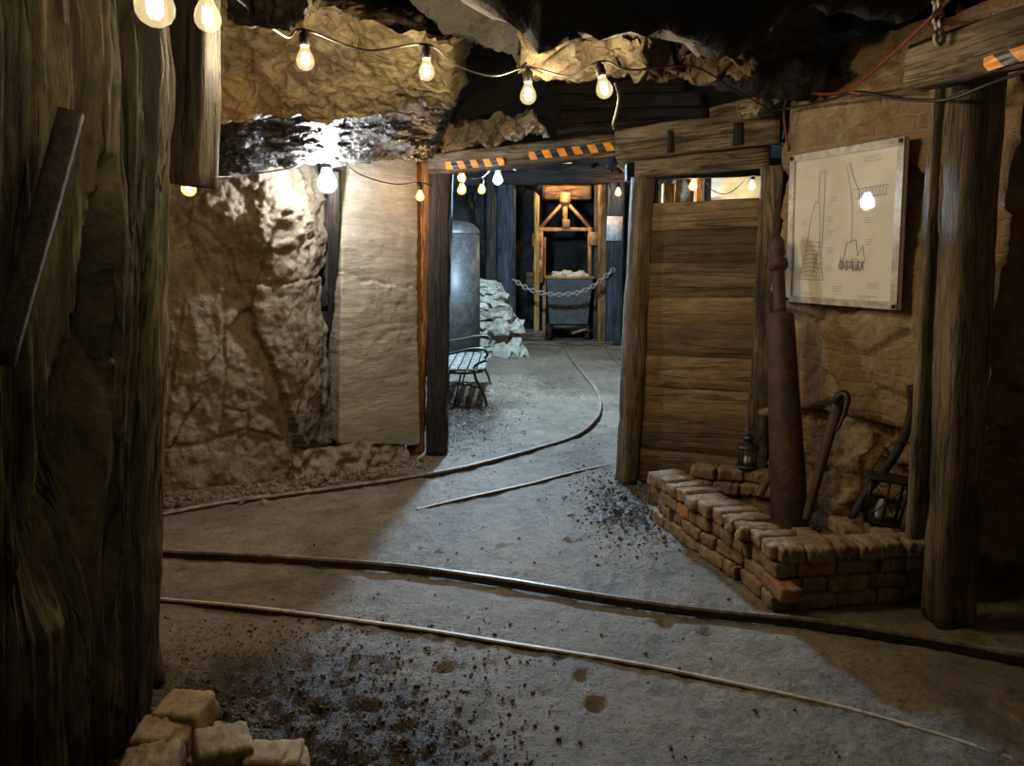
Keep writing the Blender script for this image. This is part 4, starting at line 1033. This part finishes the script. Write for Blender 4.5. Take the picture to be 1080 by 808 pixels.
# shaft frame (hoist cage)
YC = 14.4
hc = empty('hoist_frame', at(596, 345, YC), 'rusty triangular hoist frame hanging over the cart in the far doorway', 'hoist')
def T(a, b, r, nm, par=hc, Y=YC, m='frame'): return MB().tube([at(*a, Y), at(*b, Y)], r, 8).build(nm, M[m], par)
T((594, 214), (570, 240), .035, 'brace'); T((598, 214), (622, 240), .035, 'brace'); T((596, 212), (596, 242), .05, 'king_post')
timber('crossbar', at(567, 242, YC), at(625, 242, YC), .07, .07, M['frame'], side=(0, 0, 1), seed=80, parent=hc)
MB().lathe([(.10, -.1), (.11, -.05), (.11, .08), (.08, .1)], at(596, 209, YC), n=16).build('collar', M['frame'], hc)
T((571, 240), (571, 298), .04, 'hanger'); T((622, 240), (622, 298), .04, 'hanger')
MB().box(at(597, 236, YC - .06), (.14, .1, .16), bev=.01).build('bracket', M['frame'], hc)
for px, py in ((566, 253), (567, 281), (626, 252)): MB().box(at(px, py, YC - .03), (.18, .12, .25), bev=.02).build('clamp', M['frame'], hc)
timber('guide_post', V((at(566, 300, 14.3).x, 14.3, 0)), at(566, 190, 14.3), .10, .1, M['yellowwood'], seed=81, label='yellow upright guide post left of the mine cart', cat='post')
timber('guide_post', V((at(574, 300, 14.7).x, 14.7, 0)), at(574, 250, 14.7), .07, .1, M['frame'], seed=82, label='thinner rusty guide post just behind the yellow one', cat='post')
timber('canopy_board', at(573, 204, 14.9), at(622, 204, 14.9), .26, .5, M['orangewood'], side=(0, 0, 1), seed=83, label='brown slanted canopy board above the hoist frame', cat='board')
timber('guide_post', V((at(636, 300, 14.0).x, 14.0, 0)), at(636, 195, 14.0), .16, .16, M['orangewood'], seed=84, amp=.02, chip=.05, label='scabby brown upright post right of the mine cart', cat='post')
timber('guide_post', V((at(629, 300, 14.6).x, 14.6, 0)), at(630, 195, 14.6), .10, .16, M['timber'], seed=85, label='dull brown upright behind the scabby post at the cart', cat='post')
timber('back_board', at(555, 296, 15.8), at(600, 296, 15.8), .35, .06, M['timber'], side=(0, 0, 1), seed=86, label='dim brown board across the shaft behind the cart', cat='board')
timber('sill_board', V((at(548, 350, 14.2).x, 14.2, .1)), V((at(575, 350, 14.2).x, 14.2, .1)), .2, .1, M['timber'], side=(0, 0, 1), seed=87, label='low brown board on the ground left of the cart', cat='board')
# mine cart
yc0 = 14.15; cL, cR = at(576, 300, yc0).x, at(625, 300, yc0).x; cx = (cL + cR) / 2; wz = (cR - cL)
cart = empty('mine_cart', (cx, yc0 + .5, 0), 'grey iron mine cart heaped with pale lumps in the far doorway', 'mine cart')
zb, zt2 = .33, at(600, 293, yc0).z
def trap(z0, z1, w0, w1, y0, d0, d1, th=.03):
    mb = MB(); q = []
    for z, w, d in ((z0, w0, d0), (z1, w1, d1)):
        for s, t in ((-1, 0), (1, 0), (1, 1), (-1, 1)): q.append(V((cx + s * w / 2, y0 + (.5 - d / 2 + t * d) , z)))
    q2 = []
    for z, w, d in ((z0 + th, w0, d0), (z1, w1, d1)):
        for s, t in ((-1, 0), (1, 0), (1, 1), (-1, 1)): q2.append(V((cx + s * (w / 2 - th), y0 + (.5 - (d / 2 - th) + t * (d - 2 * th)), z)))
    mb.add(q + q2, [(0, 1, 5, 4), (1, 2, 6, 5), (2, 3, 7, 6), (3, 0, 4, 7), (3, 2, 1, 0), (8, 12, 13, 9), (9, 13, 14, 10), (10, 14, 15, 11), (11, 15, 12, 8), (8, 9, 10, 11), (4, 5, 13, 12), (5, 6, 14, 13), (6, 7, 15, 14), (7, 4, 12, 15)])
    return mb
trap(zb, zt2, wz * .82, wz * .98, yc0, .9, 1.05).build('hopper', M['cart'], cart, smooth=False)
mb = MB(); zr = zt2
cs = [V((cx + s * wz / 2, yc0 + .5 + t * .53, zr)) for s, t in ((-1, -1), (1, -1), (1, 1), (-1, 1))]
for a, b in zip(cs, cs[1:] + cs[:1]): mb.tube([a, b], .028, 8)
mb.build('rim', M['frame'], cart)
MB().box((cx, yc0 + .5, .27), (wz * .7, 1.0, .08), bev=.01).build('undercarriage', M['iron'], cart)
for sx in (-1, 1):
    for sy in (-.3, .3):
        MB().lathe([(.05, -.03), (.15, -.03), (.15, .02), (.17, .03), (.17, .04), (.05, .04)], (cx + sx * wz * .4, yc0 + .5 + sy, .175), (sx, 0, 0), 20).build('wheel', M['rust'], cart)
MB().tube([V((cx + .05, yc0 - .05, .16)), V((cx + .33, yc0 - .1, .24))], .025, 8).build('coupling_bar', M['rail'], cart)
rr = random.Random(3)
for i, (dx, s, lab) in enumerate(((-.22, .2, 'leftmost'), (-.02, .28, 'largest, middle'), (.2, .24, 'right-hand'), (.34, .15, 'small rightmost'), (.08, .18, 'hindmost'))):
    vs, fs = boulder_mesh((cx + dx, yc0 + .3 + (.3 if i == 4 else 0), zt2 + .02), (s * 1.3, s * 1.3, s), 30 + i, 3)
    tag(ob('ore_lump', vs, fs, M['orock'], smooth=False), f'pale ore lump on the mine cart, {lab}', 'ore lump', 'ore lumps heaped on the cart')
# low box on the ground inside cart: fill so lumps rest on it
MB().box((cx, yc0 + .5, zt2 - .09), (wz * .9, .92, .06)).build('load_bed', M['railrust'], cart)

# tank
TC = V((at(477, 300, 10.8).x, 10.8, 0)); tr = .40
tank = empty('iron_tank', TC, 'grey upright iron tank with domed top behind the bench', 'tank')
zt3 = at(480, 246, 10.8).z
MB().lathe([(tr, .0), (tr, zt3)], TC, n=40).build('shell', M['tank'], tank)
MB().lathe([(tr + .008, zt3 - .02), (tr + .01, zt3), (tr * .97, zt3 + .06), (tr * .8, zt3 + .13), (tr * .5, zt3 + .17), (tr * .1, zt3 + .185)], TC, n=40).build('dome', M['tank'], tank)
# stone pile: rows
rows = [(372, [(520, 34), (545, 22)]), (352, [(507, 22), (524, 24), (541, 20)]), (337, [(503, 22), (520, 20), (534, 15)]), (326, [(509, 22), (526, 22)]), (317, [(505, 18), (518, 14), (529, 15)]), (308, [(510, 18), (524, 16)]), (301, [(515, 30)])]
rows = [(360, [(509, 26), (529, 20), (543, 18)]), (344, [(506, 24), (526, 22), (543, 16)]), (331, [(507, 20), (523, 20), (537, 12)]), (321, [(507, 22), (526, 20)]), (313, [(511, 20), (529, 14)]), (305, [(508, 16), (521, 16)]), (299, [(514, 30)])]
YP = 11.9; names = ['lowest row', 'second row up', 'third row up', 'fourth row up', 'fifth row up', 'sixth row up', 'topmost row']
k_ = 0
for ri, (py, lst) in enumerate(rows):
    for si, (px, wpx) in enumerate(lst):
        w0 = wpx * YP / F; p = at(px, py, YP); hgt = (.26, .2, .17, .15, .13, .13, .12)[ri]
        if ri == 0: p.z = hgt / 2 - .02
        sd_ = k_ * 3 + 1
        for dz, ls in ((0, ''),):
            vs, fs = boulder_mesh(p, (w0 * 1.35, .36, hgt * 1.45), sd_, 2, .55, R=rot(random.uniform(-.3, .3), random.uniform(-.2, .2), random.uniform(-.3, .3)))
            pos = {1: 'the only one', 2: ('left', 'right')[si] if len(lst) == 2 else '', 3: ''}.get(len(lst), '')
            if len(lst) == 3: pos = ('left', 'middle', 'right')[si]
            tag(ob('stone', vs, fs, M['stone'], smooth=False), f'broken stone piled beside the tank, {names[ri]}, {pos}', 'stone', 'stones of the blue-lit pile')
        k_ += 1
# rubble core behind so the pile is solid
vs, fs = boulder_mesh((at(520, 330, 12.2).x, 12.25, .6), (.75, .5, 1.2), 77, 4, .3); tag(ob('stone', vs, fs, M['stone'], smooth=False), 'large stone block hidden behind the pile beside the tank', 'stone')

# garden bench seen end-on
BO = fl(498, 428); BO.z = 0
bench = empty('garden_bench', BO, 'cast-iron garden bench with grey slats, half hidden behind the left gate post', 'bench')
def side_frame(y, nm):
    mb = MB(); r = .016
    def q(x, z): return BO + V((x, y, z))
    mb.tube(smooth_path([q(.16, 0), (q(.13, .12)), q(.05, .28), q(.02, .40), q(.06, .46), q(.16, .5)], 6), r, 6)      # front leg sweeping
    mb.tube(smooth_path([q(-.38, 0), q(-.36, .16), q(-.34, .36), q(-.40, .6), q(-.44, .82)], 6), r, 6)
    mb.tube(smooth_path([q(-.36, .56), q(-.2, .58), q(-.02, .62), q(.12, .62), q(.17, .57), q(.14, .52)], 6), r, 6)      # arm rest
    mb.tube(smooth_path([q(-.36, .38), q(-.1, .36), q(.12, .38)], 6), r, 6)
    mb.tube(smooth_path([q(-.36, .18), q(-.12, .24), q(.08, .2)], 6), r * .7, 6)
    mb.tube([q(-.2, .0), q(-.14, .24), q(-.12, .36)], r * .7, 6)
    return mb.build(nm, M['bench'], bench)
side_frame(0, 'end_frame'); side_frame(1.35, 'end_frame')
for i, x_ in enumerate((-.30, -.20, -.10, .0, .10)):
    MB().box(BO + V((x_, .68, .40)), (.085, 1.45, .022), bev=.004).build('seat_slat', M['slat'], bench)
for i, z_ in enumerate((.52, .63, .74)):
    MB().box(BO + V((-.40 - .03 * i, .68, z_)), (.022, 1.45, .08), bev=.004).build('back_slat', M['slat'], bench)

# things seen through the gap over the partition
wbd = MB().box(at(774, 215, 8.3), (.56, .04, .85), bev=.005).build('white_panel', M['white'])
tag(wbd, 'cream white panel glimpsed through the gap above the boards', 'panel')
timber('timber_post', V((at(737, 200, 7.9).x - .02, 7.9, 0)), at(738, 178, 7.9), .07, .1, M['yellowwood'], seed=90, label='yellow-lit post glimpsed above the partition boards', cat='post')
timber('timber_post', V((at(746, 200, 8.1).x, 8.1, 0)), at(746, 178, 8.1), .08, .1, M['darkwood'], seed=91, label='black post left of the white panel above the boards', cat='post')
vs, fs = boulder_mesh((at(722, 198, 8.3).x, 8.35, 1.3), (.42, .35, 2.7), 92, 4, .15)
tag(ob('rock_pillar', vs, fs, M['ridge']), 'orange-lit rock pillar glimpsed above the partition boards', 'rock')
timber('timber_post', V((at(705, 200, 7.6).x, 7.6, 0)), at(705, 194, 7.6), .12, .1, M['yellowwood'], seed=95, label='small pale box glimpsed leftmost above the partition boards, stretched into a post', cat='post')  # stands in for a small pale box, lengthened down to the floor
timber('roof_beam', at(660, 182, 7.5), at(830, 176, 7.5), .16, .12, M['darkwood'], side=(0, 0, 1), seed=93, label='black cross beam in the chamber behind the partition', cat='beam')

# ------------------------------------------------------------------ BULBS AND CORDS
def light(p, col, e, r=.02, name='lamp_light'):
    l = bpy.data.lights.new(name, 'POINT'); l.color = col; l.energy = e; l.shadow_soft_size = r
    o = bpy.data.objects.new(name, l); COL.objects.link(o); o.location = p; return o
GP = [(.010, .0), (.013, -.006), (.016, -.016), (.0235, -.030), (.0275, -.044), (.0265, -.056), (.020, -.066), (.010, -.072), (.002, -.0735)]
def bulb(px, py, Y, kind, e, label, size=1.0, tilt=(0, 0), lit=True, nofil=False):
    """px,py = centre of the glass"""
    g = at(px, py, Y); c = g + V((0, 0, .042 * size))
    axv = V((tilt[0], tilt[1], 1)).normalized()
    root = empty('light_bulb', c, label, 'light bulb', 'bare bulbs on the cords')
    MB().lathe([(r * size, z * size) for r, z in GP], c, axv, 24, cap=False).build('glass', M['bulb_' + kind], root)
    MB().lathe([(.013 * size, -.004 * size), (.016 * size, .0), (.016 * size, .030 * size), (.010 * size, .036 * size), (.005 * size, .045 * size)], c, axv, 16).build('socket', M['iron'], root)
    mb = MB(); s = size
    q = V((0, 0, 1)).rotation_difference(axv).to_matrix()
    for a in range(4):
        an = a * math.pi / 2; mb.tube([c + q @ V((.010 * s * math.cos(an), .010 * s * math.sin(an), -.024 * s)), c + q @ V((.004 * s * math.cos(an + .7), .004 * s * math.sin(an + .7), -.056 * s))], .0013 * s, 5)
    mb.build('filament', M['fil_' + ({'blue': 'cool'}.get(kind, kind))], root)
    col = {'warm': WARM, 'amber': AMBER, 'cool': COOL, 'blue': BLUE}[kind]
    if e > 0:
        l = light(c + q @ V((0, 0, -.04 * s)), col, e, .13 if kind == 'blue' else .012 * s); l.parent = root; l.location = q @ V((0, 0, -.04 * s))
    return c
EW = 20.0
b0 = bulb(163, 4, 1.25, 'warm', 3.0, 'nearest bare bulb, cut by the top edge in front of the left pillar', 1.1)
b1_ = bulb(219, 17, 1.75, 'warm', 3.0, 'second bare bulb, beside the hanging timber at the top left', 1.05)
b2_ = bulb(322, 63, 3.0, 'warm', EW, 'bare bulb hanging before the left half of the tan rock', 1.25)
b3_ = bulb(450, 75, 3.1, 'warm', EW, 'bare bulb at the right edge of the tan hanging rock', 1.15)
b4_ = bulb(557, 100, 3.4, 'warm', EW, 'bare bulb against the black gap, left of the middle pair', 1.3)
b5_ = bulb(634, 94, 3.2, 'warm', EW, 'bare bulb under the ridged roof rock, right of the middle pair', 1.25, tilt=(-.25, 0))
b6_ = bulb(345, 192, 4.98, 'cool', 55, 'brilliant white bulb between the rock wall and the pale slab', 2.2)
b7_ = bulb(443, 207, 5.55, 'amber', 4.0, 'small amber bulb beside the left gate post', 1.1)
b8_ = bulb(199, 198, 3.5, 'amber', 15, 'amber bulb behind the hanging timber, its glow on the rock', 1.2)
b9_ = bulb(525, 189, 8.6, 'blue', 900, 'brilliant blue-white lamp seen just under the taped beam', 1.9)
b10_ = bulb(487, 187, 7.2, 'amber', 2.5, 'upper amber bulb in the left corner beneath the taped beam', 1.4)
b11_ = bulb(487, 200, 7.4, 'amber', 2.5, 'lower amber bulb in the left corner beneath the taped beam', 1.5)
b12_ = bulb(508, 200, 7.8, 'amber', 2.5, 'amber bulb left of the blue-white lamp', 1.4)
b13_ = bulb(652, 203, 13.0, 'amber', 22, 'amber bulb above the paper notice on the far post', 2.0)
b14_ = bulb(731, 196, 7.6, 'amber', 5, 'amber bulb glimpsed above the partition, left of the white panel', 1.5)
b15_ = bulb(793, 196, 7.9, 'warm', 9, 'warm bulb glimpsed at the right edge of the white panel', 1.5)
# unseen point light, no bulb modelled, brightening the shaft from inside
light(at(598, 190, 13.95) + V((0, 0, 0)), WARM, 60, .05, 'shaft_light')
light(V((2.5, 1.2, 2.25)), (1, .68, .36), 5.0, .05, 'side_lamp_light')
light(V((-.3, -.8, 2.3)), (1, .76, .5), 3.5, .05, 'rear_lamp_light')

def cordp(c, s): return c + V((0, 0, .045 * s))
def cord(pts, label, r=.0045): return cable('festoon_string', pts, r, M['cord'], label, 10)
cord([V((-.75, .7, 2.15)), cordp(b0, 1.1), cordp(b1_, 1.05), at(300, 38, 2.85), cordp(b2_, 1.25), at(385, 53, 3.05), cordp(b3_, 1.15), at(480, 68, 3.2), at(520, 80, 3.3), cordp(b4_, 1.3), at(600, 80, 3.3), cordp(b5_, 1.25), at(665, 74, 3.3), at(730, 70, 3.5), at(775, 95, 3.9), at(815, 117, 4.35)], 'black cord carrying the overhead bulbs from the pillar to the gate')
cord([at(190, 150, 3.2), cordp(b8_, 1.2), at(225, 186, 4.2), at(260, 184, 4.55), at(310, 176, 4.75), cordp(b6_, 2.2), at(380, 184, 5.1), at(415, 194, 5.4), cordp(b7_, 1.1), at(455, 196, 5.75)], 'thin cord looping across the left wall past the brilliant white bulb')
cord([at(480, 184, 7.1), cordp(b10_, 1.4), cordp(b11_, 1.5), cordp(b12_, 1.4), cordp(b9_, 1.9), at(545, 180, 8.8)], 'cord linking the small bulbs under the taped beam to the blue lamp')
cord([at(690, 190, 7.5), cordp(b14_, 1.5), at(752, 201, 7.9), at(770, 203, 7.95), cordp(b15_, 1.5)], 'cord sagging across the white panel behind the partition')

# ------------------------------------------------------------------ world + colour management
w = bpy.data.worlds.new('world'); SC.world = w; w.use_nodes = True
w.node_tree.nodes['Background'].inputs[0].default_value = (0.9, 0.8, 0.7, 1); w.node_tree.nodes['Background'].inputs[1].default_value = 0.0
SC.view_settings.view_transform = 'Standard'; SC.view_settings.look = 'None'; SC.view_settings.gamma = 1; SC.view_settings.use_curve_mapping = False
SC.view_settings.exposure = 0.26
SC.cycles.use_denoising = True
SC.cycles.max_bounces = 6
SC.cycles.sample_clamp_indirect = 4.0
